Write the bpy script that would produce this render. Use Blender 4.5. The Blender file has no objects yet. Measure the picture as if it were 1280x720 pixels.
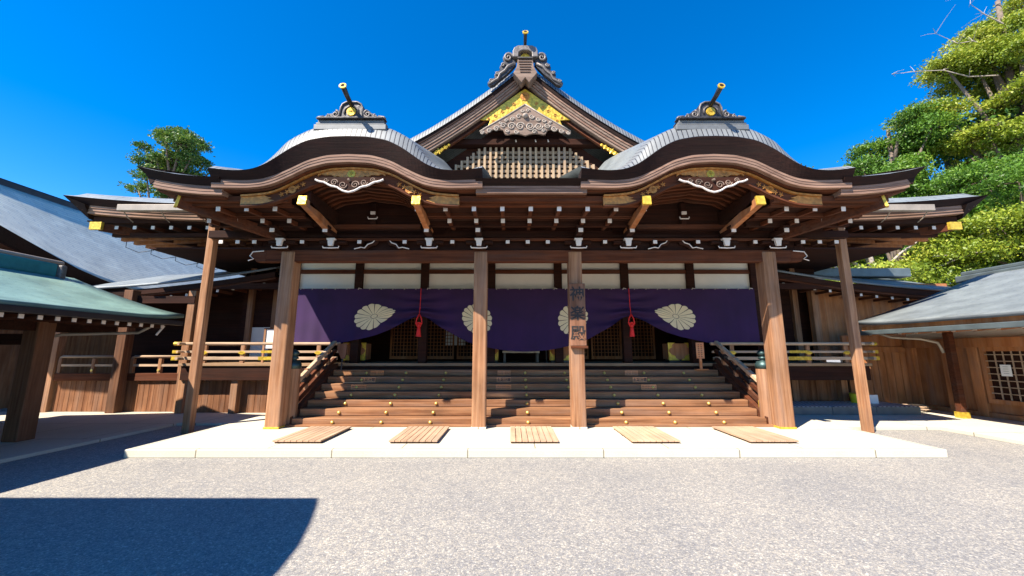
import bpy, bmesh, math, random
import numpy as np
from mathutils import Vector, Matrix
random.seed(7)
R_ = math.radians
scene = bpy.context.scene
# ---------------------------------------------------------------- camera, sky, sun
cam = bpy.data.cameras.new('camera'); camo = bpy.data.objects.new('camera', cam)
scene.collection.objects.link(camo)
camo.location = (-0.35, 0, 1.6); camo.rotation_euler = (R_(90 + 9.5), 0, 0)
cam.sensor_width = 36; cam.lens = 485 / 1280 * 36; cam.clip_start = 0.05; cam.clip_end = 2000
scene.camera = camo
SUN = Vector((-1.05, -1.0, 1.66)).normalized()
world = bpy.data.worlds.new('World'); scene.world = world; world.use_nodes = True
nt = world.node_tree; nt.nodes.clear()
sky = nt.nodes.new('ShaderNodeTexSky'); sky.sky_type = 'NISHITA'; sky.sun_disc = False
sky.sun_elevation = math.asin(SUN.z); sky.sun_rotation = math.atan2(SUN.x, SUN.y)
sky.air_density = 1.0; sky.dust_density = 0.0; sky.ozone_density = 3.0; sky.altitude = 600
hs = nt.nodes.new('ShaderNodeHueSaturation'); hs.inputs['Saturation'].default_value = 1.45
hs.inputs['Hue'].default_value = 0.506; bg = nt.nodes.new('ShaderNodeBackground'); bg.inputs['Strength'].default_value = 0.112
wo = nt.nodes.new('ShaderNodeOutputWorld')
nt.links.new(sky.outputs[0], hs.inputs['Color']); nt.links.new(hs.outputs[0], bg.inputs[0]); nt.links.new(bg.outputs[0], wo.inputs[0])
sl = bpy.data.lights.new('sun', 'SUN'); sl.energy = 5.0; sl.angle = R_(0.5); sl.color = (1.0, 0.91, 0.78)
so = bpy.data.objects.new('sun', sl); scene.collection.objects.link(so)
so.rotation_euler = SUN.to_track_quat('Z', 'Y').to_euler(); so.location = (-20, -30, 50)
vs = scene.view_settings; vs.view_transform = 'Standard'; vs.look = 'None'; vs.exposure = 1.3; vs.gamma = 1
vs.use_curve_mapping = False
scene.cycles.max_bounces = 6; scene.cycles.diffuse_bounces = 2

# ---------------------------------------------------------------- materials
def newmat(name, rough=0.6, metal=0.0):
    m = bpy.data.materials.new(name); m.use_nodes = True
    n = m.node_tree; b = n.nodes['Principled BSDF']
    b.inputs['Roughness'].default_value = rough; b.inputs['Metallic'].default_value = metal
    return m, n, b
def ramp(n, stops):
    r = n.nodes.new('ShaderNodeValToRGB'); e = r.color_ramp.elements
    e[0].position, e[0].color = stops[0][0], (*stops[0][1], 1)
    e[1].position, e[1].color = stops[-1][0], (*stops[-1][1], 1)
    for p, c in stops[1:-1]:
        x = e.new(p); x.color = (*c, 1)
    return r
def coords(n, scale=(1, 1, 1), kind='Object'):
    tc = n.nodes.new('ShaderNodeTexCoord'); mp = n.nodes.new('ShaderNodeMapping')
    mp.inputs['Scale'].default_value = scale
    n.links.new(tc.outputs[kind], mp.inputs[0]); return mp.outputs[0]
def rnd(n):
    oi = n.nodes.new('ShaderNodeObjectInfo'); mu = n.nodes.new('ShaderNodeMath'); mu.operation = 'MULTIPLY'
    mu.inputs[1].default_value = 37.0; n.links.new(oi.outputs['Random'], mu.inputs[0]); return mu.outputs[0], oi.outputs['Random']
def noise(n, vec, scale=5, detail=4, w=None, rough=0.55):
    t = n.nodes.new('ShaderNodeTexNoise'); t.inputs['Scale'].default_value = scale; t.inputs['Detail'].default_value = detail
    t.inputs['Roughness'].default_value = rough
    if w is not None: t.noise_dimensions = '4D'; n.links.new(w, t.inputs['W'])
    n.links.new(vec, t.inputs['Vector']); return t
def bump(n, b, h, strength=0.3, dist=0.02):
    k = n.nodes.new('ShaderNodeBump'); k.inputs['Strength'].default_value = strength; k.inputs['Distance'].default_value = dist
    n.links.new(h, k.inputs['Height']); n.links.new(k.outputs[0], b.inputs['Normal'])
def mixc(n, a, b_, fac, mode='MIX'):
    m = n.nodes.new('ShaderNodeMix'); m.data_type = 'RGBA'; m.blend_type = mode
    for s, v in ((m.inputs['Factor'], fac), (m.inputs['A'], a), (m.inputs['B'], b_)):
        if isinstance(v, (int, float)): s.default_value = v
        elif isinstance(v, tuple): s.default_value = (*v, 1)
        else: n.links.new(v, s)
    return m.outputs['Result']
def wood(name, dark, light, axis='x', rough=0.85, fine=26):
    m, n, b = newmat(name, rough); b.inputs['Specular IOR Level'].default_value = 0.2
    sc = {'x': (1.0, fine, fine), 'y': (fine, 1.0, fine), 'z': (fine, fine, 1.0)}[axis]
    w, r0 = rnd(n)
    g = noise(n, coords(n, sc), 1.0, 5, w); big = noise(n, coords(n), 1.3, 3, w)
    r = ramp(n, [(0.3, dark), (0.7, light)]); n.links.new(g.outputs[0], r.inputs[0])
    r2 = ramp(n, [(0.3, (0.6, 0.6, 0.6)), (0.7, (1.15, 1.1, 1.05))]); n.links.new(big.outputs[0], r2.inputs[0])
    c = mixc(n, r.outputs[0], r2.outputs[0], 0.8, 'MULTIPLY')
    r3 = ramp(n, [(0.0, (0.82, 0.80, 0.80)), (1.0, (1.12, 1.08, 1.05))]); n.links.new(r0, r3.inputs[0])
    c = mixc(n, c, r3.outputs[0], 1.0, 'MULTIPLY')
    wn = noise(n, coords(n, {'x': (0.5, 5, 5), 'y': (5, 0.5, 5), 'z': (5, 5, 0.5)}[axis]), 1.0, 6, w, 0.7)
    lum = sum(light)/3; r4 = ramp(n, [(0.46, (0, 0, 0)), (0.72, (0.5, 0.5, 0.5))]); n.links.new(wn.outputs[0], r4.inputs[0])
    c = mixc(n, c, (lum*1.1, lum*0.76, lum*0.58), r4.outputs[0])
    r5 = ramp(n, [(0.28, (0.5, 0.45, 0.42)), (0.42, (1, 1, 1))]); n.links.new(wn.outputs[0], r5.inputs[0]); c = mixc(n, c, r5.outputs[0], 0.8, 'MULTIPLY')
    n.links.new(c, b.inputs['Base Color']); bump(n, b, g.outputs[0], 0.35, 0.012)
    return m
def plain(name, col, rough=0.6, metal=0.0, var=0.25, scale=4, bmp=0.0):
    m, n, b = newmat(name, rough, metal)
    t = noise(n, coords(n), scale, 5)
    r = ramp(n, [(0.3, tuple(c * (1 - var) for c in col)), (0.7, tuple(min(1, c * (1 + var * 0.6)) for c in col))])
    n.links.new(t.outputs[0], r.inputs[0]); n.links.new(r.outputs[0], b.inputs['Base Color'])
    if bmp: bump(n, b, t.outputs[0], bmp, 0.02)
    return m
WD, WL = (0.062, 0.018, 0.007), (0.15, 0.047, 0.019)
WX = wood('shade_toned_weathered_wood_x', WD, WL, 'x'); WY = wood('shade_toned_weathered_wood_y', WD, WL, 'y'); WZ = wood('weathered_wood_z', (0.22, 0.095, 0.042), (0.47, 0.26, 0.14), 'z')  # same timber: x and y colours darkened for eave shade, z left at sunlit tone
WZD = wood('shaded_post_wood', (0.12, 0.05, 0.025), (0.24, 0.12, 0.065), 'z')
SX = wood('step_wood', (0.17, 0.07, 0.03), (0.40, 0.21, 0.105), 'x')
DX = wood('shade_toned_dark_wood_x', (0.02, 0.006, 0.003), (0.05, 0.015, 0.007), 'x')  # colour lowered further to deepen the shade under the eaves
LIP = wood('eave_edge_bark', (0.012, 0.005, 0.004), (0.03, 0.012, 0.009), 'x', fine=40)
BX = wood('edge_board_wood', (0.17, 0.10, 0.075), (0.34, 0.22, 0.165), 'x', fine=14)
PZ = wood('plank_wood', (0.14, 0.052, 0.022), (0.33, 0.16, 0.08), 'z', fine=12)
RX = wood('reddish_panel_wood', (0.30, 0.11, 0.04), (0.52, 0.23, 0.095), 'z', fine=10)
MATW = wood('mat_wood', (0.42, 0.28, 0.18), (0.62, 0.44, 0.3), 'y')
RAIL = wood('rail_wood', (0.40, 0.28, 0.18), (0.60, 0.45, 0.31), 'x')
LATW = wood('gable_lattice_wood', (0.32, 0.22, 0.13), (0.52, 0.40, 0.26), 'z')
FLOORW = wood('floor_wood', (0.24, 0.15, 0.08), (0.4, 0.27, 0.16), 'x')
GREYW = wood('carved_wood', (0.17, 0.12, 0.095), (0.32, 0.24, 0.19), 'x')
SCROLL = plain('pale_carved_edges', (0.33, 0.27, 0.22), 0.75, var=0.3, scale=9)
WHITE = plain('white_end_paint', (0.72, 0.64, 0.58), 0.6, var=0.12)
PLAS = plain('plaster', (0.76, 0.71, 0.60), 0.8, var=0.06, scale=2)
def gold_mat(name, col, rough, metal):
    m, n, b = newmat(name, rough, metal)
    v = n.nodes.new('ShaderNodeTexVoronoi'); v.inputs['Scale'].default_value = 16; v.feature = 'SMOOTH_F1'; n.links.new(coords(n), v.inputs['Vector'])
    r = ramp(n, [(0.1, col), (0.75, tuple(c * 0.55 for c in col))]); n.links.new(v.outputs['Distance'], r.inputs[0])
    n.links.new(r.outputs[0], b.inputs['Base Color']); bump(n, b, v.outputs['Distance'], 0.5, 0.02); return m
GOLD = gold_mat('gilt', (0.80, 0.53, 0.06), 0.42, 0.35)
GOLDD = gold_mat('chased_gilt', (0.62, 0.25, 0.05), 0.5, 0.3)
BRASS = plain('brass_stud', (0.80, 0.58, 0.16), 0.35, 0.6, var=0.1)
BRONZE = plain('green_bronze', (0.045, 0.085, 0.085), 0.45, 0.6)
IRON = plain('dark_iron', (0.03, 0.03, 0.035), 0.5, 0.5)
BLACK = plain('black_lacquer', (0.015, 0.013, 0.014), 0.35)
ORN = plain('roof_ornament_metal', (0.05, 0.047, 0.05), 0.5, 0.3, var=0.5, scale=14, bmp=0.4)
ORNG = plain('pale_ornament_metal', (0.16, 0.14, 0.13), 0.5, 0.2, var=0.4, scale=14, bmp=0.4)
PALE = plain('pale_copper', (0.14, 0.145, 0.145), 0.5, 0.1, var=0.2, scale=8)
PURPLE = plain('purple_cloth', (0.030, 0.006, 0.055), 0.85, var=0.25, scale=1.2)
CREST = plain('cream_crest', (0.74, 0.61, 0.37), 0.8, var=0.08)
RED = plain('red_cord', (0.75, 0.02, 0.015), 0.7, var=0.2)
PAPER = plain('white_paper', (0.8, 0.79, 0.76), 0.8, var=0.04)
BLUE = plain('blue_cloth', (0.08, 0.13, 0.42), 0.8)
YEL = plain('yellow_plastic', (0.75, 0.68, 0.03), 0.5, var=0.1)
INK = plain('black_ink', (0.02, 0.014, 0.012), 0.7, var=0.1)
SIGNW = wood('sign_wood', (0.12, 0.055, 0.03), (0.26, 0.13, 0.08), 'z', fine=10)
TAGW = wood('tag_wood', (0.75, 0.24, 0.08), (0.85, 0.38, 0.16), 'x', fine=10)
COPW = plain('copper_gutter', (0.34, 0.28, 0.22), 0.5, 0.2, var=0.2)
SLATE = plain('grey_gutter', (0.12, 0.15, 0.16), 0.45, 0.3, var=0.2)
def roof_mat(name, col, line, bw, bh, mortar=0.012, var=0.25, offset=0.5, rough=0.45):
    m, n, b = newmat(name, rough, 0.15)
    uv = coords(n, (1, 1, 1), 'UV')
    br = n.nodes.new('ShaderNodeTexBrick'); n.links.new(uv, br.inputs['Vector'])
    br.inputs['Color1'].default_value = (*col, 1); br.inputs['Color2'].default_value = (*[c * 0.9 for c in col], 1)
    br.inputs['Mortar'].default_value = (*line, 1); br.inputs['Scale'].default_value = 1; br.inputs['Brick Width'].default_value = bw
    br.inputs['Row Height'].default_value = bh; br.inputs['Mortar Size'].default_value = mortar; br.offset = offset
    t = noise(n, coords(n, (1.2, 1.2, 1.2)), 1.6, 6)
    r = ramp(n, [(0.3, (1 - var,) * 3), (0.72, (1.12, 1.12, 1.1))]); n.links.new(t.outputs[0], r.inputs[0])
    c = mixc(n, br.outputs['Color'], r.outputs[0], 1.0, 'MULTIPLY'); n.links.new(c, b.inputs['Base Color'])
    bump(n, b, br.outputs['Fac'], -0.4, 0.02) if False else bump(n, b, br.outputs['Color'], 0.5, 0.015)
    return m
ROOF = roof_mat('copper_roof', (0.24, 0.265, 0.27), (0.10, 0.11, 0.12), 0.6, 0.11, 0.008)
ROOFR = roof_mat('ribbed_copper_edge', (0.22, 0.23, 0.23), (0.035, 0.035, 0.04), 0.09, 5.0, 0.010, offset=0.0)
TEAL = roof_mat('verdigris_roof', (0.26, 0.40, 0.34), (0.12, 0.22, 0.2), 0.8, 0.07, 0.008, 0.35)
ROOFS = roof_mat('seamed_grey_roof', (0.25, 0.28, 0.29), (0.14, 0.16, 0.18), 0.7, 0.09, 0.008, 0.3)
ROOFL = roof_mat('sweeping_pale_roof', (0.66, 0.66, 0.55), (0.36, 0.42, 0.42), 0.7, 0.12, 0.01, 0.2)
TEALB = plain('verdigris_ridge', (0.03, 0.20, 0.22), 0.5, 0.2)
# ground
m, n, b = newmat('gravel', 0.85)
vec = coords(n)
v1 = n.nodes.new('ShaderNodeTexVoronoi'); v1.inputs['Scale'].default_value = 68; n.links.new(vec, v1.inputs['Vector'])
v2 = n.nodes.new('ShaderNodeTexVoronoi'); v2.inputs['Scale'].default_value = 68; v2.feature = 'DISTANCE_TO_EDGE'; n.links.new(vec, v2.inputs['Vector'])
sp = n.nodes.new('ShaderNodeSeparateColor'); n.links.new(v1.outputs['Color'], sp.inputs[0])
rr = ramp(n, [(0.0, (0.20, 0.195, 0.19)), (0.3, (0.265, 0.26, 0.255)), (0.6, (0.32, 0.305, 0.275)), (0.85, (0.38, 0.35, 0.30)), (1.0, (0.50, 0.47, 0.41))])
n.links.new(sp.outputs[0], rr.inputs[0])
r2 = ramp(n, [(0.0, (0.45, 0.45, 0.45)), (0.12, (1, 1, 1))]); n.links.new(v2.outputs['Distance'], r2.inputs[0])
c = mixc(n, rr.outputs[0], r2.outputs[0], 0.75, 'MULTIPLY')
tb = noise(n, vec, 0.7, 5); r3 = ramp(n, [(0.3, (0.86, 0.87, 0.9)), (0.7, (1.1, 1.08, 1.05))]); n.links.new(tb.outputs[0], r3.inputs[0])
c = mixc(n, c, r3.outputs[0], 1.0, 'MULTIPLY'); tb2 = noise(n, vec, 9, 5, None, 0.7); r6 = ramp(n, [(0.3, (0.84, 0.84, 0.86)), (0.7, (1.12, 1.1, 1.06))]); n.links.new(tb2.outputs[0], r6.inputs[0])
c = mixc(n, c, r6.outputs[0], 1.0, 'MULTIPLY'); n.links.new(c, b.inputs['Base Color'])
bump(n, b, v2.outputs['Distance'], 0.45, 0.01)
GRAVEL = m
def stone(name, col, jx):
    m, n, b = newmat(name, 0.8)
    t = noise(n, coords(n), 1.1, 6); t2 = noise(n, coords(n), 60, 3)
    r = ramp(n, [(0.3, tuple(c * 0.86 for c in col)), (0.7, col)]); n.links.new(t.outputs[0], r.inputs[0])
    r2 = ramp(n, [(0.3, (0.86,) * 3), (0.7, (1.04,) * 3)]); n.links.new(t2.outputs[0], r2.inputs[0])
    c = mixc(n, r.outputs[0], r2.outputs[0], 1.0, 'MULTIPLY')
    br = n.nodes.new('ShaderNodeTexBrick'); n.links.new(coords(n), br.inputs['Vector']); br.offset = 0.5
    br.inputs['Color1'].default_value = br.inputs['Color2'].default_value = (1, 1, 1, 1); br.inputs['Mortar'].default_value = (0.4, 0.37, 0.32, 1)
    br.inputs['Scale'].default_value = 1; br.inputs['Brick Width'].default_value = jx; br.inputs['Row Height'].default_value = 1.55; br.inputs['Mortar Size'].default_value = 0.010
    c = mixc(n, c, br.outputs['Color'], 1.0, 'MULTIPLY')
    n.links.new(c, b.inputs['Base Color']); bump(n, b, t2.outputs[0], 0.2, 0.005); return m
STONE = stone('pale_granite', (0.60, 0.56, 0.45), 2.1)
STONE2 = stone('paving_stone', (0.55, 0.50, 0.40), 1.5)
m, n, b = newmat('perforated_plastic', 0.5)
br = n.nodes.new('ShaderNodeTexBrick'); n.links.new(coords(n), br.inputs['Vector']); br.offset = 0.5
br.inputs['Color1'].default_value = br.inputs['Color2'].default_value = (0.02, 0.02, 0.022, 1); br.inputs['Mortar'].default_value = (0.42, 0.42, 0.43, 1)
br.inputs['Scale'].default_value = 1; br.inputs['Brick Width'].default_value = 0.11; br.inputs['Row Height'].default_value = 0.12; br.inputs['Mortar Size'].default_value = 0.03
n.links.new(br.outputs['Color'], b.inputs['Base Color']); PERF = m
def leaf_mat(name, a, bcol, ccol, holes=0):
    m, n, b = newmat(name, 0.5)
    g = n.nodes.new('ShaderNodeNewGeometry'); r = ramp(n, [(0.0, a), (0.55, bcol), (1.0, ccol)])
    t = noise(n, coords(n), 0.35, 3)
    mx = n.nodes.new('ShaderNodeMath'); mx.operation = 'MULTIPLY_ADD'; mx.inputs[1].default_value = 0.45
    ad = n.nodes.new('ShaderNodeMath'); ad.operation = 'MULTIPLY_ADD'; ad.inputs[1].default_value = 1.5; ad.inputs[2].default_value = -0.48
    n.links.new(t.outputs[0], ad.inputs[0]); n.links.new(g.outputs['Random Per Island'], mx.inputs[0]); n.links.new(ad.outputs[0], mx.inputs[2])
    n.links.new(mx.outputs[0], r.inputs[0]); n.links.new(r.outputs[0], b.inputs['Base Color'])
    tr = n.nodes.new('ShaderNodeBsdfTranslucent'); n.links.new(r.outputs[0], tr.inputs[0]); ms = n.nodes.new('ShaderNodeMixShader'); ms.inputs[0].default_value = 0.35
    n.links.new(b.outputs[0], ms.inputs[1]); n.links.new(tr.outputs[0], ms.inputs[2]); n.links.new(ms.outputs[0], n.nodes['Material Output'].inputs[0]); return m
LEAFA = leaf_mat('bright_leaves', (0.06, 0.13, 0.01), (0.26, 0.33, 0.02), (0.60, 0.54, 0.08))
LEAFB = leaf_mat('green_leaves', (0.04, 0.10, 0.012), (0.12, 0.25, 0.02), (0.32, 0.42, 0.05))
LEAFC = leaf_mat('dark_leaves', (0.025, 0.07, 0.012), (0.07, 0.16, 0.02), (0.22, 0.28, 0.04))
BARK = plain('bark', (0.16, 0.12, 0.09), 0.9, var=0.4, scale=6, bmp=0.5)
BARKP = plain('pale_bark', (0.40, 0.34, 0.30), 0.9, var=0.3, scale=6)

# ---------------------------------------------------------------- mesh building
WP = {}
class B:
    def __init__(s): s.v = []; s.f = []; s.uv = {}
    def box(s, x0, x1, y0, y1, z0, z1):
        i = len(s.v)
        s.v += [(x0, y0, z0), (x1, y0, z0), (x1, y1, z0), (x0, y1, z0), (x0, y0, z1), (x1, y0, z1), (x1, y1, z1), (x0, y1, z1)]
        s.f += [(i, i+3, i+2, i+1), (i+4, i+5, i+6, i+7), (i, i+1, i+5, i+4), (i+1, i+2, i+6, i+5), (i+2, i+3, i+7, i+6), (i+3, i, i+4, i+7)]
        return s
    def loft(s, rings, cap=True, closed=True):
        i0 = len(s.v); k = len(rings[0])
        for r in rings: s.v += [tuple(p) for p in r]
        for a in range(len(rings) - 1):
            for j in range(k if closed else k - 1):
                j2 = (j + 1) % k
                s.f.append((i0 + a*k + j, i0 + a*k + j2, i0 + (a+1)*k + j2, i0 + (a+1)*k + j))
        if cap:
            s.f.append(tuple(i0 + j for j in range(k - 1, -1, -1))); s.f.append(tuple(i0 + (len(rings)-1)*k + j for j in range(k)))
        return s
    def beam(s, p, q, w, h, taper=1.0):
        p, q = Vector(p), Vector(q); d = (q - p).normalized()
        side = d.cross(Vector((0, 0, 1)))
        side = Vector((1, 0, 0)) if side.length < 1e-3 else side.normalized()
        up = side.cross(d).normalized()
        def ring(c, k): return [c + side*a*w/2*k + up*bb*h/2*k for a, bb in ((-1, -1), (1, -1), (1, 1), (-1, 1))]
        return s.loft([ring(p, 1), ring(q, taper)])
    def tube(s, pts, r, n=8, cap=True):
        pts = [Vector(p) for p in pts]; rings = []
        rs = r if isinstance(r, (list, tuple)) else [r] * len(pts)
        ref = None
        for i, p in enumerate(pts):
            d = (pts[min(i+1, len(pts)-1)] - pts[max(i-1, 0)])
            d = d.normalized() if d.length > 1e-9 else Vector((0, 0, 1))
            if ref is None: ref = Vector((0, 0, 1)) if abs(d.z) < 0.9 else Vector((0, 1, 0))
            a = d.cross(ref).normalized(); ref = a.cross(d).normalized()
            rings.append([p + (a*math.cos(2*math.pi*k/n) + ref*math.sin(2*math.pi*k/n))*rs[i] for k in range(n)])
        return s.loft(rings, cap)
    def lathe(s, prof, c, n=20, axis='z'):
        rings = []
        for r, h in prof:
            ring = []
            for k in range(n):
                a = 2*math.pi*k/n
                ring.append((c[0] + r*math.cos(a), c[1] + r*math.sin(a), c[2] + h) if axis == 'z' else (c[0] + r*math.cos(a), c[1] - h, c[2] + r*math.sin(a)))
            rings.append(ring)
        return s.loft(rings)
    def prism(s, poly, y0, y1):                     # polygon in x,z pushed from y0 (front) to y1
        i = len(s.v); k = len(poly)
        s.v += [(x, y0, z) for x, z in poly] + [(x, y1, z) for x, z in poly]
        s.f.append(tuple(range(i, i+k))); s.f.append(tuple(range(i+2*k-1, i+k-1, -1)))
        for j in range(k):
            j2 = (j+1) % k; s.f.append((i+j, i+k+j, i+k+j2, i+j2))
        return s
    def strip(s, xs, za, zb, ya, yb):               # a band between two curves (front face), no thickness
        return s.grid([[(x, ya, a) for x, a in zip(xs, za)], [(x, yb, b_) for x, b_ in zip(xs, zb)]])
    def slab(s, xs, zt, zb, y0, y1):                # solid band between curves zt and zb, from y0 to y1
        rings = [[(x, y0, t), (x, y0, b_), (x, y1, b_), (x, y1, t)] for x, t, b_ in zip(xs, zt, zb)]
        return s.loft(rings)
    def grid(s, rows):
        i0 = len(s.v); nr = len(rows); k = len(rows[0])
        P = [[Vector(p) for p in r] for r in rows]
        us = [0.0]
        mid = P[nr // 2]
        for j in range(1, k): us.append(us[-1] + (mid[j] - mid[j-1]).length)
        vv = [[0.0] * k]
        for a in range(1, nr): vv.append([vv[-1][j] + (P[a][j] - P[a-1][j]).length for j in range(k)])
        for r in P: s.v += [tuple(p) for p in r]
        for a in range(nr - 1):
            for j in range(k - 1):
                s.uv[len(s.f)] = [(us[j], vv[a][j]), (us[j+1], vv[a][j+1]), (us[j+1], vv[a+1][j+1]), (us[j], vv[a+1][j])]
                s.f.append((i0 + a*k + j, i0 + a*k + j+1, i0 + (a+1)*k + j+1, i0 + (a+1)*k + j))
        return s
    def build(s, name, mat, parent=None, bevel=0, smooth=False, solid=0, fix=True):
        v = np.array(s.v, dtype=float); c = (v.min(0) + v.max(0)) / 2
        me = bpy.data.meshes.new(name); me.from_pydata([tuple(p) for p in v - c], [], s.f)
        if s.uv:
            ul = me.uv_layers.new(name='UVMap')
            for fi, q in s.uv.items():
                for li, t in zip(me.polygons[fi].loop_indices, q): ul.data[li].uv = t
        if fix and not solid:
            bm = bmesh.new(); bm.from_mesh(me); bmesh.ops.recalc_face_normals(bm, faces=bm.faces); bm.to_mesh(me); bm.free()
        if isinstance(mat, (list, tuple)):
            for q in mat: me.materials.append(q)
        else: me.materials.append(mat)
        if smooth:
            for p in me.polygons: p.use_smooth = True
        o = bpy.data.objects.new(name, me); scene.collection.objects.link(o)
        base = WP[parent.name] if parent else Vector((0, 0, 0))
        if parent: o.parent = parent
        o.location = Vector(c) - base; WP[o.name] = Vector(c)
        if solid:
            sm = o.modifiers.new('thickness', 'SOLIDIFY'); sm.thickness = solid; sm.offset = -1
        if bevel:
            bv = o.modifiers.new('bevel', 'BEVEL'); bv.width = bevel; bv.segments = 2; bv.limit_method = 'ANGLE'
        return o
def tag(o, label=None, cat=None, group=None, kind=None):
    for k, x in (('label', label), ('category', cat), ('group', group), ('kind', kind)):
        if x: o[k] = x
    return o
def thing(name, loc, label, cat, group=None):
    o = bpy.data.objects.new(name, None); scene.collection.objects.link(o); o.location = loc; o.empty_display_size = 0.2
    WP[o.name] = Vector(loc); return tag(o, label, cat, group)
def copy_tree(o, parent=None, loc=None):
    c = o.copy(); scene.collection.objects.link(c); c.parent = parent
    if loc is not None: c.location = loc
    WP[c.name] = Vector(c.location) + (WP[parent.name] if parent else Vector((0, 0, 0)))
    for ch in list(o.children): copy_tree(ch, c)
    return c
def curve(pts, smooth=3):
    xs, zs = zip(*pts); X = np.linspace(min(xs), max(xs), 400); Z = np.interp(X, xs, zs)
    k = int(smooth) * 4 + 1
    for _ in range(2):
        pad = np.concatenate([np.full(k, Z[0]) + (np.arange(-k, 0)) * (Z[1]-Z[0]), Z, np.full(k, Z[-1]) + (np.arange(1, k+1)) * (Z[-1]-Z[-2])])
        Z = np.convolve(pad, np.ones(2*k//2*2+1) / (2*k//2*2+1), 'same')[k:-k]
    return lambda x: float(np.interp(x, X, Z))
def rosette(b, cx, y, cz, R, t=0.012, n=16, gap=0.86, squash=1.0):
    for k in range(n):
        a = 2*math.pi*(k+0.5)/n; h = math.pi/n*gap; poly = []
        poly.append((cx + 0.16*R*math.cos(a)*squash, cz + 0.16*R*math.sin(a)))
        for q in np.linspace(-1, 1, 6):
            rr_ = R*(0.90 + 0.10*math.cos(q*math.pi/2)); aa = a + q*h
            poly.append((cx + rr_*math.cos(aa)*squash, cz + rr_*math.sin(aa)))
        b.prism(poly[::-1], y - t, y)
    b.lathe([(0.001, t*1.5), (0.13*R, t*1.3), (0.13*R, 0)], (cx, y, cz), 12, 'y')
def spiral(b, cx, y, cz, r, turns=1.6, sgn=1, th=0.02, a0=0.0, n=20):
    pts = []; rs = []
    for k in range(n):
        t = k/(n-1); a = a0 + sgn*turns*2*math.pi*t; q = r*(1 - 0.85*t)
        pts.append((cx + q*math.cos(a), y, cz + q*math.sin(a))); rs.append(th*(1 - 0.4*t))
    b.tube(pts, rs, 6)

# ================================================================ SETTING
def sheet(name, x0, x1, y0, y1, z, mat):
    return tag(B().grid([[(x0, y0, z), (x1, y0, z)], [(x0, y1, z), (x1, y1, z)]]).build(name, mat), kind='structure')
g = B().grid([[(-900, -900, 0), (900, -900, 0)], [(-900, 900, 0), (900, 900, 0)]]).build('gravel_ground', GRAVEL); tag(g, kind='structure')
tag(B().box(-6.35, 6.38, 6.33, 9.6, 0.0, 0.125).build('stone_platform', STONE, bevel=0.012), kind='structure')
p = B().box(-16, -7.85, 1.0, 10.75, 0.0, 0.055); p.box(-7.85, -6.35, 9.05, 10.75, 0.0, 0.051)
tag(p.build('left_pavement', STONE2, bevel=0.006), kind='structure')
p = B().box(6.38, 8.62, 8.5, 11.6, 0.0, 0.075); p.box(8.62, 12.4, -2, 11.6, 0.0, 0.079)
tag(p.build('right_pavement', STONE, bevel=0.008), kind='structure')

# ================================================================ MAIN HALL
hall = thing('shrine_hall', (0, 8.0, 0), 'large dark timber shrine hall with two curved front gables under a tall central gable', 'shrine hall')
# --- pillars on the platform
for x in (-5.08, -1.01, 0.98, 5.08):
    w = 0.145 if abs(x) > 3 else 0.14; yf = 7.96
    po = B().box(x-w, x+w, yf, yf + w*2, 0.128, 3.72).build('pillar', WZ, hall, bevel=0.025)
    B().box(x-w-0.01, x+w+0.01, yf-0.01, yf + w*2 + 0.01, 0.1265, 0.165).build('pillar_base', GOLD if abs(x) > 3 else STONE, po, bevel=0.005)
for x, y in ((-6.88, 8.18), (6.92, 8.3)):
    B().box(x-0.075, x+0.075, y-0.075, y+0.075, 0.0, 4.4).build('corner_post', WZ, hall, bevel=0.012)
# --- head beams
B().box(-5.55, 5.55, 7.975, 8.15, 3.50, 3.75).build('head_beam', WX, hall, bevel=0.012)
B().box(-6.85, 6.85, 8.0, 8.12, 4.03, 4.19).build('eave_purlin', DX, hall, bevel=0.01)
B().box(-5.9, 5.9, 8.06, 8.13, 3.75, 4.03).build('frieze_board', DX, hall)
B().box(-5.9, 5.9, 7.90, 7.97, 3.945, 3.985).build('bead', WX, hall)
for x in (-5.55, 5.55):       # carved white edged beam nosing
    s = 1 if x > 0 else -1
    b = B(); poly = [(x, 3.75), (x + s*0.28, 3.72), (x + s*0.34, 3.62), (x + s*0.25, 3.56), (x + s*0.2, 3.5), (x, 3.5)]
    b.prism(poly if s < 0 else poly[::-1], 7.98, 8.12); nz = b.build('beam_nosing', WX, hall, bevel=0.008)
    B().tube([(x + s*0.05, 7.97, 3.73), (x + s*0.28, 7.97, 3.71), (x + s*0.335, 7.97, 3.62), (x + s*0.25, 7.97, 3.56), (x + s*0.36, 7.97, 3.52)], 0.012, 5).build('white_edge', WHITE, nz)
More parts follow.
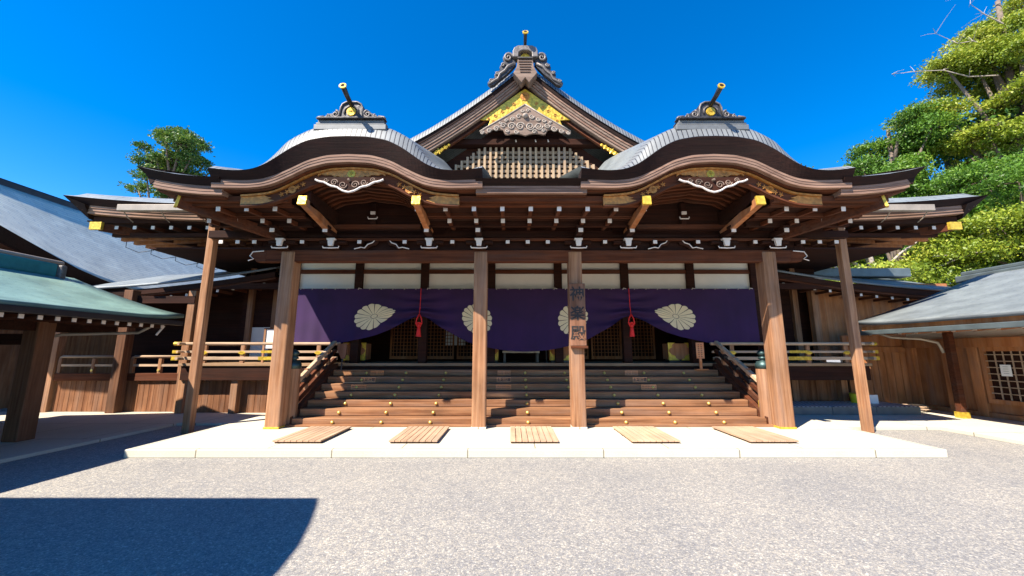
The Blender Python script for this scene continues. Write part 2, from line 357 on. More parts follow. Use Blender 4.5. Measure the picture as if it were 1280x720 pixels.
# --- bracket sets
def bracket(x):
    b = B(); b.box(x-0.13, x+0.13, 7.84, 8.06, 3.751, 3.80)
    b.prism([(x-0.09, 3.80), (x+0.09, 3.80), (x+0.13, 3.87), (x-0.13, 3.87)], 7.86, 8.055)
    b.box(x-0.28, x+0.28, 7.89, 8.055, 3.871, 3.93)
    b.box(x-0.06, x+0.06, 7.55, 8.055, 4.0, 4.1)
    b.box(x-0.075, x+0.075, 7.52, 7.66, 4.1, 4.15)
    o = b.build('bracket', DX, hall, bevel=0.006)
    e = B(); e.tube([(x-0.17, 7.838, 3.80), (x-0.16, 7.838, 3.765), (x, 7.838, 3.757), (x+0.16, 7.838, 3.765), (x+0.17, 7.838, 3.80)], 0.013, 5)
    e.build('white_nosing', WHITE, o); e = B()
    e.prism([(x-0.045, 3.80), (x+0.045, 3.80), (x+0.065, 3.93), (x-0.065, 3.93)], 7.80, 7.856)
    e.box(x-0.085, x+0.085, 7.80, 7.888, 3.93, 3.965)
    e.build('white_block', WHITE, o, bevel=0.003)
    B().box(x-0.045, x+0.045, 7.53, 7.549, 4.01, 4.09).build('end_cap', WHITE, o)
for x in (-5.2, -4.13, -2.08, -1.04, 1.04, 2.08, 4.13, 5.2): bracket(x)
for cx in (-3.1, 3.1):       # frog leg struts with white outlines
    for s in (-1, 1):
        B().tube([(cx + s*0.12, 7.99, 3.96), (cx + s*0.16, 7.99, 3.9), (cx + s*0.28, 7.99, 3.88), (cx + s*0.34, 7.99, 3.80), (cx + s*0.42, 7.99, 3.79), (cx + s*0.55, 7.99, 3.765)], [0.05, 0.05, 0.055, 0.045, 0.035, 0.02], 6).build('frog_leg_strut', DX, hall, smooth=True)
        B().tube([(cx + s*0.14, 7.935, 3.975), (cx + s*0.2, 7.935, 3.90), (cx + s*0.3, 7.935, 3.865), (cx + s*0.36, 7.935, 3.785), (cx + s*0.44, 7.935, 3.80), (cx + s*0.58, 7.935, 3.765)], 0.011, 5).build('white_outline', WHITE, hall)
for x in (-6.45, -6.1, -5.75, -4.75, -3.55, -2.6, -1.6, -0.44, -0.02, 0.40, 1.6, 2.65, 3.55, 4.75, 5.75, 6.1, 6.45):
    o = B().box(x-0.045, x+0.045, 7.87, 8.056, 3.855, 3.935).build('joist_end', DX, hall)
    B().box(x-0.04, x+0.04, 7.852, 7.869, 3.86, 3.93).build('end_cap', WHITE, o)

# --- front eave profiles (s = distance from the middle of a hump at x = +-3.3)
HX = 3.3
top = curve([(0, 5.43), (0.35, 5.42), (0.72, 5.35), (1.0, 5.2), (1.2, 5.05), (1.42, 4.89), (1.65, 4.80), (1.9, 4.775), (2.1, 4.785), (2.45, 4.83)])
ltop = curve([(0, 5.15), (0.4, 5.13), (0.75, 5.03), (1.0, 4.89), (1.3, 4.74), (1.5, 4.67), (1.8, 4.64), (2.45, 4.66)])
lbot = curve([(0, 5.00), (0.4, 4.98), (0.75, 4.88), (1.0, 4.74), (1.3, 4.59), (1.5, 4.53), (1.8, 4.5), (2.45, 4.51)])
htop = curve([(0, 4.97), (0.4, 4.95), (0.75, 4.85), (1.0, 4.71), (1.3, 4.55), (1.5, 4.48), (1.9, 4.44), (2.45, 4.44)])
hbot = curve([(0, 4.74), (0.4, 4.71), (0.75, 4.60), (1.05, 4.43), (1.35, 4.30), (1.6, 4.24), (1.9, 4.225), (2.45, 4.22)])
def eave(parent, xs, zt, zl, zb, y0, side=None):
    # dark overhanging lip then pale stepped boards
    yt = y0 + 0.11
    b = B(); rings = []
    for x, t, l in zip(xs, zt, zl): rings.append([(x, y0, t), (x, yt, l), (x, yt + 0.35, l), (x, y0 + 0.35, t)])
    b.loft(rings); b.build('eave_lip', LIP, parent)
    for k in range(3):
        f0, f1 = k/3, (k+1)/3 - 0.025
        B().slab(xs, [l + (q-l)*f0 for l, q in zip(zl, zb)], [l + (q-l)*f1 for l, q in zip(zl, zb)], yt + 0.004 + k*0.007, yt + 0.3).build('eave_board', BX, parent)
    B().slab(xs, [q + 0.02 for q in zb], [q - 0.018 for q in zb], yt + 0.10, yt + 0.5).build('eave_soffit', WX, parent)
def karahafu(cx):
    # roof surface of the hump, running back into the skirt roof
    ss = np.linspace(-2.42, 2.42, 73); xs = [cx + s for s in ss]
    zt = [top(abs(s)) for s in ss]; zl = [ltop(abs(s)) for s in ss]; zb = [lbot(abs(s)) for s in ss]
    rows = []
    for t in np.concatenate([np.linspace(0, 0.16, 6), np.linspace(0.25, 3.4, 14)]):
        row = []
        for s, z in zip(ss, zt):
            wgt = max(0, min(1, (z - 4.785) / 0.3))**0.8; k = min(1, t / 0.16)
            row.append((cx + s, 6.4 + t, z + wgt*0.27*math.sin(k*math.pi/2) + 0.012*k + 0.40*max(0, t - 0.05)))
        rows.append(row)
    hump = B().grid(rows[:8]).build('curved_gable', ROOFR, hall, smooth=True, fix=False)
    B().grid(rows[7:]).build('roof_slope', ROOF, hump, smooth=True, fix=False)
    eave(hump, xs, zt, zl, zb, 6.4)
    # gable board with gilt fittings
    hs_ = np.linspace(-1.98, 1.98, 61); hx = [cx + s for s in hs_]
    B().slab(hx, [htop(abs(s)) for s in hs_], [hbot(abs(s)) for s in hs_], 6.72, 6.80).build('gable_board', WX, hump)
    B().slab(hx, [hbot(abs(s)) + 0.03 for s in hs_], [hbot(abs(s)) for s in hs_], 6.69, 6.718).build('board_moulding', WX, hump)
    B().slab(hx, [htop(abs(s)) for s in hs_], [htop(abs(s)) - 0.035 for s in hs_], 6.67, 6.718).build('board_moulding', GOLDD, hump)
    for sg in (-1, 1):
        # end plates
        q = [s for s in np.linspace(1.56, 1.99, 9)]
        b = B(); b.slab([cx + sg*s for s in q], [htop(s) - 0.04 for s in q], [hbot(s) + 0.02 for s in q], 6.70, 6.719)
        b.prism([(cx + sg*1.56, htop(1.56) - 0.05), (cx + sg*1.44, htop(1.45) - 0.11), (cx + sg*1.5, hbot(1.5) + 0.10), (cx + sg*1.38, hbot(1.4) + 0.05), (cx + sg*1.56, hbot(1.56) + 0.03)][::-sg], 6.70, 6.719)
        e = b.build('end_plate', GOLDD, hump)
        # flower clusters
        b = B(); cs = 1.07; cz = (htop(cs) + hbot(cs)) / 2
        rosette(b, cx + sg*cs, 6.712, cz, 0.075)
        for k in (-2, -1, 1, 2):
            s2 = cs + k*0.095; z2 = (htop(s2) + hbot(s2)) / 2
            for a in range(5):
                an = a*2*math.pi/5 + k; b.tube([(cx + sg*s2, 6.708, z2), (cx + sg*s2 + 0.045*math.cos(an), 6.708, z2 + 0.045*math.sin(an))], [0.014, 0.009], 5)
        b.build('flower_fitting', GOLDD, hump)
    # crown plate with rosette, pendant under it
    q = np.linspace(-0.62, 0.62, 21); b = B()
    b.slab([cx + s for s in q], [htop(abs(s)) - 0.036 for s in q], [htop(abs(s)) - 0.05 - 0.15*max(0.12, (1 - (abs(s)/0.62)**1.5)) - 0.015*math.cos(s*40) for s in q], 6.695, 6.719)
    b.build('crown_plate', GOLDD, hump)
    b = B(); rosette(b, cx, 6.694, 4.845, 0.075); b.build('rosette', GOLD, hump)
    b = B(); out = []
    for k in range(25):
        s = -0.62 + 1.24*k/24; a = abs(s); zlow = 4.46 + 0.26*(a/0.62)**0.9 - 0.025*abs(math.sin(s*14)); out.append((s, zlow))
    xs2 = [cx + s for s, _ in out]; b.slab(xs2, [4.72 + (0.02 if abs(s) > 0.5 else 0.03) for s, _ in out], [z for _, z in out], 6.62, 6.66)
    b.build('pendant', DX, hump)
    b = B(); b.tube([(cx + s, 6.615, z) for s, z in out], 0.018, 6); b.build('pendant_white_rim', WHITE, hump)
    b = B()
    for sg in (-1, 1):
        spiral(b, cx + sg*0.11, 6.612, 4.60, 0.075, 1.6, sg, 0.012); spiral(b, cx + sg*0.27, 6.612, 4.645, 0.065, 1.6, -sg, 0.012); spiral(b, cx + sg*0.42, 6.612, 4.69, 0.045, 1.4, sg, 0.010)
    b.lathe([(0.001, 0.05), (0.02, 0.045), (0.03, 0.0)], (cx, 6.62, 4.69), 8, 'y')
    b.build('pendant_scrollwork', GREYW, hump)
    # vault under the hump: boarded barrel, curved ribs, end wall
    vs_ = np.linspace(-1.5, 1.5, 41)
    zv = lambda s: htop(abs(s)) - 0.03
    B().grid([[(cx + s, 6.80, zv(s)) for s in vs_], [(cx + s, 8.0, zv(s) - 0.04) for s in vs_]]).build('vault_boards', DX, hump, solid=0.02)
    for i, y in enumerate(np.linspace(6.98, 7.86, 6)):
        rs2 = np.linspace(-1.05, 1.05, 31)
        B().slab([cx + s for s in rs2], [zv(s) - 0.05 for s in rs2], [zv(s) - 0.13 - 0.03*abs(math.sin(s*5)) for s in rs2], y, y + 0.07).build('curved_rib', WX, hump)
    b = B(); pts = [(cx + s, zv(s) - 0.02) for s in vs_] + [(cx + 1.5, 4.1), (cx - 1.5, 4.1)]
    b.prism(pts[::-1], 8.0, 8.05); b.build('lunette', DX, hump)
    B().box(cx-1.0, cx+1.0, 7.93, 7.999, 4.21, 4.30).build('tie_beam', WX, hump)
    B().box(cx-0.05, cx+0.05, 7.88, 7.999, 4.30, 4.75).build('king_post', DX, hump)
    B().box(cx-0.05, cx+0.05, 7.84, 7.879, 4.50, 4.56).build('post_cap', WHITE, hump)
    B().tube([(cx-0.1, 7.85, 4.44), (cx-0.09, 7.85, 4.40), (cx+0.09, 7.85, 4.40), (cx+0.1, 7.85, 4.44)], 0.012, 5).build('post_nosing', WHITE, hump)
    # ridge end ornament
    b = B()
    for k, (w, z0, z1) in enumerate(((0.66, 5.60, 5.705), (0.63, 5.707, 5.75), (0.60, 5.752, 5.80))):
        b.box(cx-w, cx+w, 6.47 + 0.01*k, 7.4, z0, z1)
    b.build('ridge_base', PALE, hump, bevel=0.012)
    b = B(); b.box(cx-0.60, cx+0.60, 6.43, 6.75, 5.802, 5.835)
    sh = [(-0.22, 5.835), (-0.21, 6.05), (-0.19, 6.12), (-0.12, 6.17), (0.12, 6.17), (0.19, 6.12), (0.21, 6.05), (0.22, 5.835)]
    b.prism([(cx+x, z) for x, z in sh][::-1], 6.50, 6.66)
    for sg in (-1, 1):
        wing = [(0.2, 5.835), (0.2, 5.99), (0.30, 6.02), (0.36, 5.96), (0.42, 5.95), (0.47, 5.90), (0.53, 5.90), (0.60, 5.88), (0.63, 5.84), (0.60, 5.835)]
        b.prism([(cx + sg*x, z) for x, z in wing][::sg], 6.52, 6.64)
    orn = b.build('ridge_ornament', ORN, hump, bevel=0.012)
    b = B()
    for sg in (-1, 1):
        spiral(b, cx + sg*0.29, 6.505, 5.925, 0.075, 1.5, sg, 0.022, math.pi/2); spiral(b, cx + sg*0.44, 6.505, 5.885, 0.04, 1.3, sg, 0.016, math.pi/2)
        b.tube([(cx + sg*0.22, 6.49, 5.85), (cx + sg*0.2, 6.49, 6.05), (cx + sg*0.17, 6.49, 6.12), (cx + sg*0.1, 6.49, 6.16), (cx, 6.49, 6.165)], 0.018, 6)
        b.tube([(cx + sg*0.5, 6.505, 5.88), (cx + sg*0.6, 6.505, 5.865), (cx + sg*0.63, 6.505, 5.83)], 0.02, 6)
        b.tube([(cx + sg*0.13, 6.49, 5.93), (cx + sg*0.12, 6.49, 6.02), (cx + sg*0.06, 6.49, 6.07), (cx, 6.49, 6.08)], 0.014, 6)
    b.build('ornament_scrollwork', ORNG, hump, smooth=True)
    b = B(); rosette(b, cx, 6.498, 5.97, 0.08, 0.02); b.lathe([(0.001, 0.008), (0.085, 0.008), (0.085, 0)], (cx, 6.499, 5.97), 16, 'y'); b.build('ornament_crest', GOLD, hump)
    b = B(); b.tube([(cx, 6.62, 6.08), (cx, 6.45, 6.10), (cx, 6.28, 6.13), (cx, 6.10, 6.19)], [0.042, 0.04, 0.042, 0.048], 14); b.build('ridge_pipe', BLACK, hump, smooth=True)
    b = B(); d = Vector((0, -0.18, 0.06)).normalized(); c0 = Vector((cx, 6.10, 6.19)); b.tube([c0 - d*0.0, c0 + d*0.022], 0.062, 14); b.build('pipe_rim', GOLD, hump, smooth=False)
    b = B(); b.tube([c0 + d*0.0221, c0 + d*0.026], 0.036, 12); b.build('pipe_mouth', DX, hump)
    return hump
for cx in (-HX, HX): karahafu(cx)
# --- central flat piece and corner pieces of the front eave (set a little behind the humps)
skirt_z = lambda x, y: 4.62 + 0.40 * (y - 6.4)
mid = B(); xs = np.linspace(-1.0, 1.0, 11)
mid.grid([[(x, 6.47 + t, 4.66 + 0.40*t) for x in xs] for t in np.linspace(0, 3.6, 9)]); midr = mid.build('front_roof_slope', ROOF, hall, fix=False)
eave(midr, list(xs), [4.66]*11, [4.565]*11, [4.43]*11, 6.47)
for sg in (-1, 1):
    cz_ = curve([(5.5, 4.68), (5.9, 4.69), (6.3, 4.73), (6.7, 4.80), (7.06, 4.89)], 1)
    xs = np.linspace(5.55, 7.03, 16)
    rows = []
    for t in np.linspace(0, 2.6, 10): rows.append([(sg*x, 6.45 + t, cz_(x)*(1) + 0.40*t - 0.10*max(0, x - 6.2)*min(1, t)) for x in xs])
    c = B().grid(rows).build('corner_roof_slope', ROOF, hall, fix=False)
    X = [sg*x for x in xs]
    # lip and boards of the corner, each board drawn in a little from the tip
    yt = 6.56
    b = B(); b.loft([[(sg*x, 6.45, cz_(x)), (sg*min(x, 6.92), yt, cz_(x) - 0.13), (sg*min(x, 6.92), yt + 0.3, cz_(x) - 0.13), (sg*x, 6.80, cz_(x))] for x in xs]); b.build('eave_lip', LIP, c)
    b = B(); b.loft([[(sg*7.03, 6.45 + t, cz_(7.03) + 0.40*t - 0.083*min(1, t)), (sg*6.92, 6.56 + t, cz_(7.03) - 0.13 + 0.40*t - 0.083*min(1, t)), (sg*6.85, 6.56 + t, cz_(7.03) - 0.3 + 0.40*t - 0.083*min(1, t)), (sg*6.6, 6.56 + t, cz_(7.03) - 0.02 + 0.40*t - 0.083*min(1, t))] for t in np.linspace(0, 1.6, 6)]); b.build('side_lip', LIP, c)
    for k in range(3):
        xm = 6.90 - 0.05*k; xk = [x for x in np.linspace(5.55, xm, 14)]
        t0 = [cz_(x) - 0.13 - 0.052*k for x in xk]; t1 = [q - 0.048 for q in t0]
        B().slab([sg*x for x in xk], t0, t1, yt + 0.004 + k*0.007, yt + 0.3).build('eave_board', BX, c)
    B().slab([sg*x for x in xk], [q - 0.05 for q in t0], [q - 0.085 for q in t0], yt + 0.1, yt + 0.5).build('eave_soffit', WX, c)
    # hip rafter with yellow cap
    B().beam((sg*6.47, 6.72, 4.33), (sg*5.2, 8.1, 4.02), 0.12, 0.2).build('hip_rafter', WY, hall, bevel=0.008)
    d = Vector((sg*6.47 - sg*5.2, 6.72 - 8.1, 0.31)).normalized(); q = Vector((sg*6.47, 6.72, 4.33))
    B().beam(q - d*0.03, q + d*0.012, 0.135, 0.215).build('hip_cap', GOLD, hall)
# --- boarded eave undersides: fascias, two tiers of rafters
def seg_list():   # stretches of eave outside the hump openings
    return ((-6.55, -4.45), (-2.15, 2.15), (4.45, 6.55))
for a, b_ in seg_list():
    B().box(a, b_, 6.74, 6.86, 4.335, 4.44).build('fascia', WX, hall)
    B().box(a, b_, 6.84, 6.95, 4.295, 4.333).build('bead', WX, hall)
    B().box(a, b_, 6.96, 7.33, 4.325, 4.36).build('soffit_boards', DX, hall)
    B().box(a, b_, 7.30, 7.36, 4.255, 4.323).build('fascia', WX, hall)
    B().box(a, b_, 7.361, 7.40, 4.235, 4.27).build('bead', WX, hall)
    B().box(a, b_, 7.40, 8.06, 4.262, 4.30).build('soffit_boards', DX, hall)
    B().box(a, b_, 7.62, 7.72, 4.16, 4.258).build('under_purlin', DX, hall)
def rafter(p, q, w=0.07, h=0.075, par=hall, cap=True):
    o = B().beam(p, q, w, h).build('rafter', WY, par)
    if cap:
        d = (Vector(p) - Vector(q)).normalized(); B().beam(Vector(p) + d*0.001, Vector(p) + d*0.012, w*1.12, h*1.12).build('end_cap', WHITE, o)
for i in range(-12, 13):
    x = i*0.53
    if 2.2 < abs(x) < 4.4: continue
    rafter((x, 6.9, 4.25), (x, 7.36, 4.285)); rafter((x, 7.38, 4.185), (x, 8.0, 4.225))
for x in (-4.13, -2.08, 2.08, 4.13):     # long arms carrying the humps, yellow tips
    o = B().beam((x, 6.66, 4.31), (x, 7.95, 4.08), 0.11, 0.16).build('carrying_arm', RX, hall, bevel=0.008)
    B().beam((x, 6.622, 4.318), (x, 6.665, 4.31), 0.15, 0.17).build('arm_cap', GOLD, o)
    s = 1 if x > 0 else -1
    B().box(x-0.055, x+0.055, 6.80, 7.97, 4.29, 4.56).build('vault_side_beam', DX, o)

# --- skirt roof and main eaves (wide, behind the front roof)
EX, EY, EZ = 11.85, 9.4, 5.35
def lift(x): return 0.24 * max(0, (abs(x) - 7.9) / (EX - 7.9))**2
def zmain(x, y):
    a = EZ + 0.40*(y - EY); b2 = EZ + 0.42*(EX - abs(x)); c2 = EZ + 0.42*(22 - y)
    return min(a, b2, c2, 7.0) + lift(x)*max(0, 1 - (y - EY)/3) + 0.10*min(1, (min(y - EY, EX - abs(x)))/0.25)
xs = list(np.linspace(-EX, -5.0, 22)) + list(np.linspace(-4.7, 4.7, 20)) + list(np.linspace(5.0, EX, 22))
ys = [9.4, 9.46, 9.52, 9.65, 9.85, 10.2, 10.6, 11.2, 12, 13, 14, 15.5, 17, 18.5, 20, 21, 22]
rows = [[(x, y, zmain(x, y) if abs(x) > 4.8 or y > 10.1 else min(zmain(x, y), 4.62 + 0.40*(y-6.4))) for x in xs] for y in ys]
sk = B().grid(rows).build('skirt_roof', ROOF, hall, smooth=True, fix=False)
for sg in (-1, 1):
    xs2 = np.linspace(6.3, EX, 20); tz = [EZ + lift(x) for x in xs2]
    b = B(); b.loft([[(sg*x, EY, z), (sg*min(x, EX - 0.16), EY + 0.12, z - 0.16), (sg*min(x, EX-0.16), EY + 0.4, z - 0.16), (sg*x, EY + 0.4, z)] for x, z in zip(xs2, tz)]); b.build('eave_lip', LIP, sk)
    for k in range(3):
        xk = np.linspace(6.3, EX - 0.25 - 0.13*k, 14); t0 = [EZ + lift(x) - 0.16 - 0.07*k for x in xk]
        B().slab([sg*x for x in xk], t0, [q - 0.065 for q in t0], EY + 0.135 + 0.02*k, EY + 0.4).build('eave_board', BX, sk)
    up = lambda y: 0.24*max(0, 1-(y-EY)/3)
    b = B(); b.loft([[(sg*EX, y, EZ + up(y)), (sg*(EX-0.12), y + 0.12, EZ - 0.16 + up(y)), (sg*(EX-0.45), y + 0.3, EZ - 0.42 + up(y)*0.5), (sg*(EX-0.6), y, EZ)] for y in np.linspace(EY, 22, 15)]); b.build('eave_lip', LIP, sk)
    b = B(); b.grid([[(sg*x, y, 5.0) for x in np.linspace(5.4, 11.5, 6)] for y in (9.75, 12.4, 22)]); b.build('soffit_boards', DX, sk, solid=0.03)
    def bar(n, x0, x1, y0, y1, z0, z1, m): B().box(min(sg*x0, sg*x1), max(sg*x0, sg*x1), y0, y1, z0, z1).build(n, m, sk)
    bar('fascia', 6.3, 11.3, 9.72, 9.84, 4.95, 5.12, DX); bar('bead', 6.3, 11.1, 10.05, 10.16, 4.68, 4.78, DX)
    for i in range(7):
        x = sg*(7.9 + i*0.48); o = B().beam((x, 9.84, 4.86), (x, 10.7, 4.90), 0.08, 0.085).build('rafter', WY, sk); B().box(x-0.045, x+0.045, 9.825, 9.839, 4.815, 4.905).build('end_cap', WHITE, o)
    for i in range(20): B().beam((sg*11.1, 10.35 + i*0.36, 4.70), (sg*6.6, 10.35 + i*0.36, 4.86), 0.10, 0.13).build('rafter', RX, sk)
    B().beam((sg*11.1, 9.7, 4.84), (sg*8.2, 12.4, 4.68), 0.14, 0.2).build('hip_rafter', WX, sk)
    bar('hip_cap', 10.95, 11.25, 9.60, 9.67, 4.74, 4.94, GOLD)
    b = B(); b.box(min(sg*6.6, sg*10.25), max(sg*6.6, sg*10.25), 9.25, 9.385, 5.12, 5.28); gt = b.build('gutter', COPW, sk, bevel=0.008)
    for x in (8.3, 9.25, 10.2): B().tube([(sg*x, 9.39, 5.14), (sg*(x+0.02), 9.55, 5.02), (sg*(x+0.03), 9.7, 4.96)], 0.014, 5).build('hanger', COPW, gt)
    if sg < 0:
        for y in (11.0, 11.8, 12.7, 13.6): B().tube([(-11.65, y, 4.95), (-11.7, y + 0.05, 4.66), (-11.5, y + 0.25, 4.56), (-11.2, y + 0.4, 4.66)], 0.010, 5).build('snow_hook', IRON, sk)

# --- tall central gable
GY = 9.3
gt_ = curve([(0, 9.42), (0.3, 9.12), (0.9, 8.60), (1.5, 8.13), (2.0, 7.77), (2.5, 7.43), (3.05, 7.10), (3.6, 6.80), (4.4, 6.45), (5.6, 6.05), (7.0, 5.75)], 1)
gx = np.linspace(-5.4, 5.4, 73)
rows = []
for t in list(np.linspace(0, 0.22, 5)) + [0.4, 1, 2, 4, 7, 11]:
    k = min(1, t/0.22); rows.append([(x, GY + t, gt_(abs(x)) + 0.10*min(1, abs(x)/0.6) - (0.20 + 0.10*min(1, abs(x)/0.6))*(1 - math.sin(k*math.pi/2))) for x in gx])
gable = B().grid(rows[:6]).build('central_gable', ROOFR, hall, smooth=True, fix=False)
B().grid(rows[5:]).build('roof_slope', ROOF, gable, smooth=True, fix=False)
gxs = np.linspace(0, 4.6, 40)
for sg in (-1, 1):
    def ring(o0, o1, y0, y1, xlim=4.6, xmin=0.0):
        q = [x for x in gxs if xmin <= x <= xlim]
        # perpendicular offsets turned into vertical ones
        return B().slab([sg*x for x in q], [gt_(x) - o0 for x in q], [gt_(x) - o1 for x in q], y0, y1)
    ring(0.205, 0.31, GY + 0.03, GY + 0.5).build('verge_lip', LIP, gable)
    for k in range(4):
        ring(0.312 + 0.078*k, 0.375 + 0.078*k, GY + 0.055 + 0.02*k, GY + 0.5).build('verge_board', GREYW if k % 2 else BX, gable)
    ring(0.61, 0.72, GY + 0.24, GY + 0.30).build('barge_board', DX, gable)
    ring(0.72, 0.755, GY + 0.21, GY + 0.30).build('barge_moulding', WX, gable)
    # gilt flower fitting on each lower barge board
    b = B()
    for k in range(7):
        x = 2.02 + 0.085*k; z = gt_(x) - 0.74; r = (0.035, 0.06, 0.045, 0.085, 0.05, 0.06, 0.035)[k]
        for a in range(6): b.tube([(sg*x, GY + 0.19, z), (sg*x + r*math.cos(a*1.05 + k), GY + 0.19, z + r*math.sin(a*1.05 + k))], [0.03, 0.018], 6)
    b.build('barge_fitting', GOLD, gable)
b = B(); pts = [(x, gt_(abs(x)) - 0.9) for x in np.linspace(-3.2, 3.2, 31)] + [(3.2, 5.9), (-3.2, 5.9)]
b.prism(pts[::-1], 9.95, 10.0); b.build('gable_wall', DX, gable)
# lattice of pale uprights over cross bars
b = B()
xx = -2.02
while xx < 2.03:
    ztop = min(7.15, gt_(abs(xx)) - 1.22 + 0.0) - 0.02
    if ztop > 6.2: b.box(xx-0.032, xx+0.032, 9.80, 9.86, 6.1, ztop)
    xx += 0.155
b.build('lattice_upright', LATW, gable, bevel=0.004)
b = B(); z = 6.16
while z < 7.1:
    half = min(2.02, max([x for x in np.linspace(0, 2.1, 60) if gt_(x) - 1.28 > z] + [0])); b.box(-half, half, 9.862, 9.90, z, z + 0.075); z += 0.135
b.build('lattice_crossbar', LATW, gable)
B().box(-2.1, 2.1, 9.70, 9.94, 7.16, 7.32).build('gable_tie', DX, gable)
b = B()
for x in (-0.25, 0.28, 0.62): b.tube([(x, 9.68, 7.28), (x + 0.015, 9.68, 7.22)], [0.014, 0.02], 6)
b.build('tie_rivets', WHITE, gable)
# gold triangular panel with legs, opening filled by a carved pendant
b = B(); gp = [(0, 8.66), (-1.2, 7.74), (-0.93, 7.72), (-0.99, 7.56), (0, 8.21), (0.99, 7.56), (0.93, 7.72), (1.2, 7.74)]
b.prism(gp, 9.47, 9.51); b.build('gold_panel', GOLD, gable, bevel=0.006)
b = B(); rosette(b, 0, 9.468, 8.42, 0.13, 0.012)
b.build('panel_crest', GOLDD, gable)
b = B()
for sg in (-1, 1):
    for (x, z, r) in ((0.30, 8.2, 0.05), (0.48, 8.1, 0.045), (0.62, 7.98, 0.05), (0.80, 7.86, 0.05), (0.85, 7.7, 0.04), (0.98, 7.78, 0.03)): spiral(b, sg*x, 9.464, z, r, 1.3, sg, 0.010)
b.build('panel_scrollwork', GOLDD, gable)
b = B(); low = []
for k in range(41):
    x = -1.18 + 2.36*k/40; a = abs(x); low.append((x, 7.24 + 0.05*(a/1.18) + 0.05*abs(math.sin(a*6.5)) + (0.10 if 0.55 < a < 0.95 else 0)))
b.prism(([(0, 8.16), (1.0, 7.50), (1.18, 7.36)] + low[::-1] + [(-1.18, 7.36), (-1.0, 7.50)]), 9.40, 9.455)
b.build('gable_carving', GREYW, gable, bevel=0.004)
b = B()
for sg in (-1, 1):
    for (x, z, r, t) in ((0.13, 7.50, 0.12, 1.8), (0.36, 7.50, 0.11, 1.7), (0.58, 7.52, 0.08, 1.5), (0.76, 7.43, 0.08, 1.6), (0.95, 7.37, 0.065, 1.5), (1.13, 7.31, 0.05, 1.4), (0.17, 7.78, 0.07, 1.4), (0.34, 7.70, 0.06, 1.4), (0.5, 7.66, 0.05, 1.3), (0.07, 7.95, 0.05, 1.2), (0.66, 7.60, 0.04, 1.2), (0.24, 7.34, 0.06, 1.3), (0.48, 7.37, 0.05, 1.3)):
        spiral(b, sg*x, 9.395, z, r, t, sg if (x*10) % 2 < 1 else -sg, 0.022)
    b.tube([(0, 9.40, 8.14), (sg*0.5, 9.40, 7.80), (sg*1.0, 9.40, 7.49), (sg*1.2, 9.40, 7.35)], 0.02, 6)
b.lathe([(0.001, 0.09), (0.05, 0.07), (0.075, 0.03), (0.075, 0)], (0, 9.40, 7.80), 8, 'y')
b.build('carving_scrollwork', SCROLL, gable, smooth=True)
# ridge end ornament
b = B(); b.prism([(-0.42, 9.0), (-0.30, 9.18), (-0.26, 9.44), (0.26, 9.44), (0.30, 9.18), (0.42, 9.0), (0.2, 8.78), (0.13, 8.72), (0, 8.86), (-0.13, 8.72), (-0.2, 8.78)][::-1], 9.10, 9.36); b.build('ridge_plate', GREYW, gable, bevel=0.015)
b = B()
for k in range(6): b.box(-0.24 + 0.012*k, 0.24 - 0.012*k, 9.085, 9.099, 9.38 - 0.075*k, 9.395 - 0.075*k)
b.build('plate_ribs', DX, gable)
b = B()
outl = [(-0.36, 9.44), (-0.36, 9.62), (-0.31, 9.72), (-0.2, 9.78), (0.2, 9.78), (0.31, 9.72), (0.36, 9.62), (0.36, 9.44), (0.2, 9.44), (0.19, 9.58), (0.1, 9.64), (-0.1, 9.64), (-0.19, 9.58), (-0.2, 9.44)]
b.prism(outl[::-1], 9.06, 9.30)
b.box(-0.19, 0.19, 9.2, 9.28, 9.44, 9.63); b.box(-0.22, 0.22, 9.06, 9.2, 9.405, 9.438)
b.build('ridge_ornament', ORNG, gable, bevel=0.02)
b = B(); b.lathe([(0.001, 0.03), (0.15, 0.02), (0.15, 0)], (0, 9.199, 9.48), 20, 'y'); b.build('ornament_crest', GOLD, gable)
b = B()
for sg in (-1, 1):
    fin = [(0.30, 9.46), (0.36, 9.60), (0.50, 9.64), (0.62, 9.58), (0.66, 9.46), (0.62, 9.36), (0.70, 9.30), (0.76, 9.20), (0.72, 9.12), (0.84, 9.08), (0.90, 8.98), (0.88, 8.90), (1.0, 8.86), (1.10, 8.74), (1.02, 8.66), (0.9, 8.70), (0.75, 8.84), (0.55, 9.0), (0.38, 9.18), (0.28, 9.3)]
    B().prism([(sg*x, z) for x, z in fin][::-sg], 9.16, 9.28).build('ornament_fin', ORN, gable, bevel=0.012)
for sg in (-1, 1):
    b = B()
    spiral(b, sg*0.50, 9.14, 9.48, 0.13, 1.6, -sg, 0.04, math.pi if sg > 0 else 0)
    b.tube([(sg*0.34, 9.15, 9.30), (sg*0.52, 9.15, 9.22), (sg*0.60, 9.15, 9.10), (sg*0.74, 9.15, 9.0), (sg*0.80, 9.15, 8.86), (sg*0.94, 9.15, 8.78), (sg*1.06, 9.15, 8.70)], [0.04, 0.04, 0.035, 0.035, 0.03, 0.03, 0.02], 8)
    spiral(b, sg*0.65, 9.14, 9.26, 0.06, 1.4, -sg, 0.025); spiral(b, sg*0.82, 9.14, 9.02, 0.05, 1.4, sg, 0.022); spiral(b, sg*1.0, 9.14, 8.80, 0.045, 1.3, -sg, 0.018)
    b.build('ornament_scrollwork', ORNG, gable, smooth=True)
b = B(); b.tube([(0, 9.5, 9.80), (0, 9.2, 9.86), (0, 9.0, 9.94), (0, 8.9, 10.0)], [0.045, 0.045, 0.05, 0.055], 12); b.build('ridge_pipe', BLACK, gable, smooth=True)
c0 = Vector((0, 8.9, 10.0)); d = Vector((0, -0.15, 0.08)).normalized()
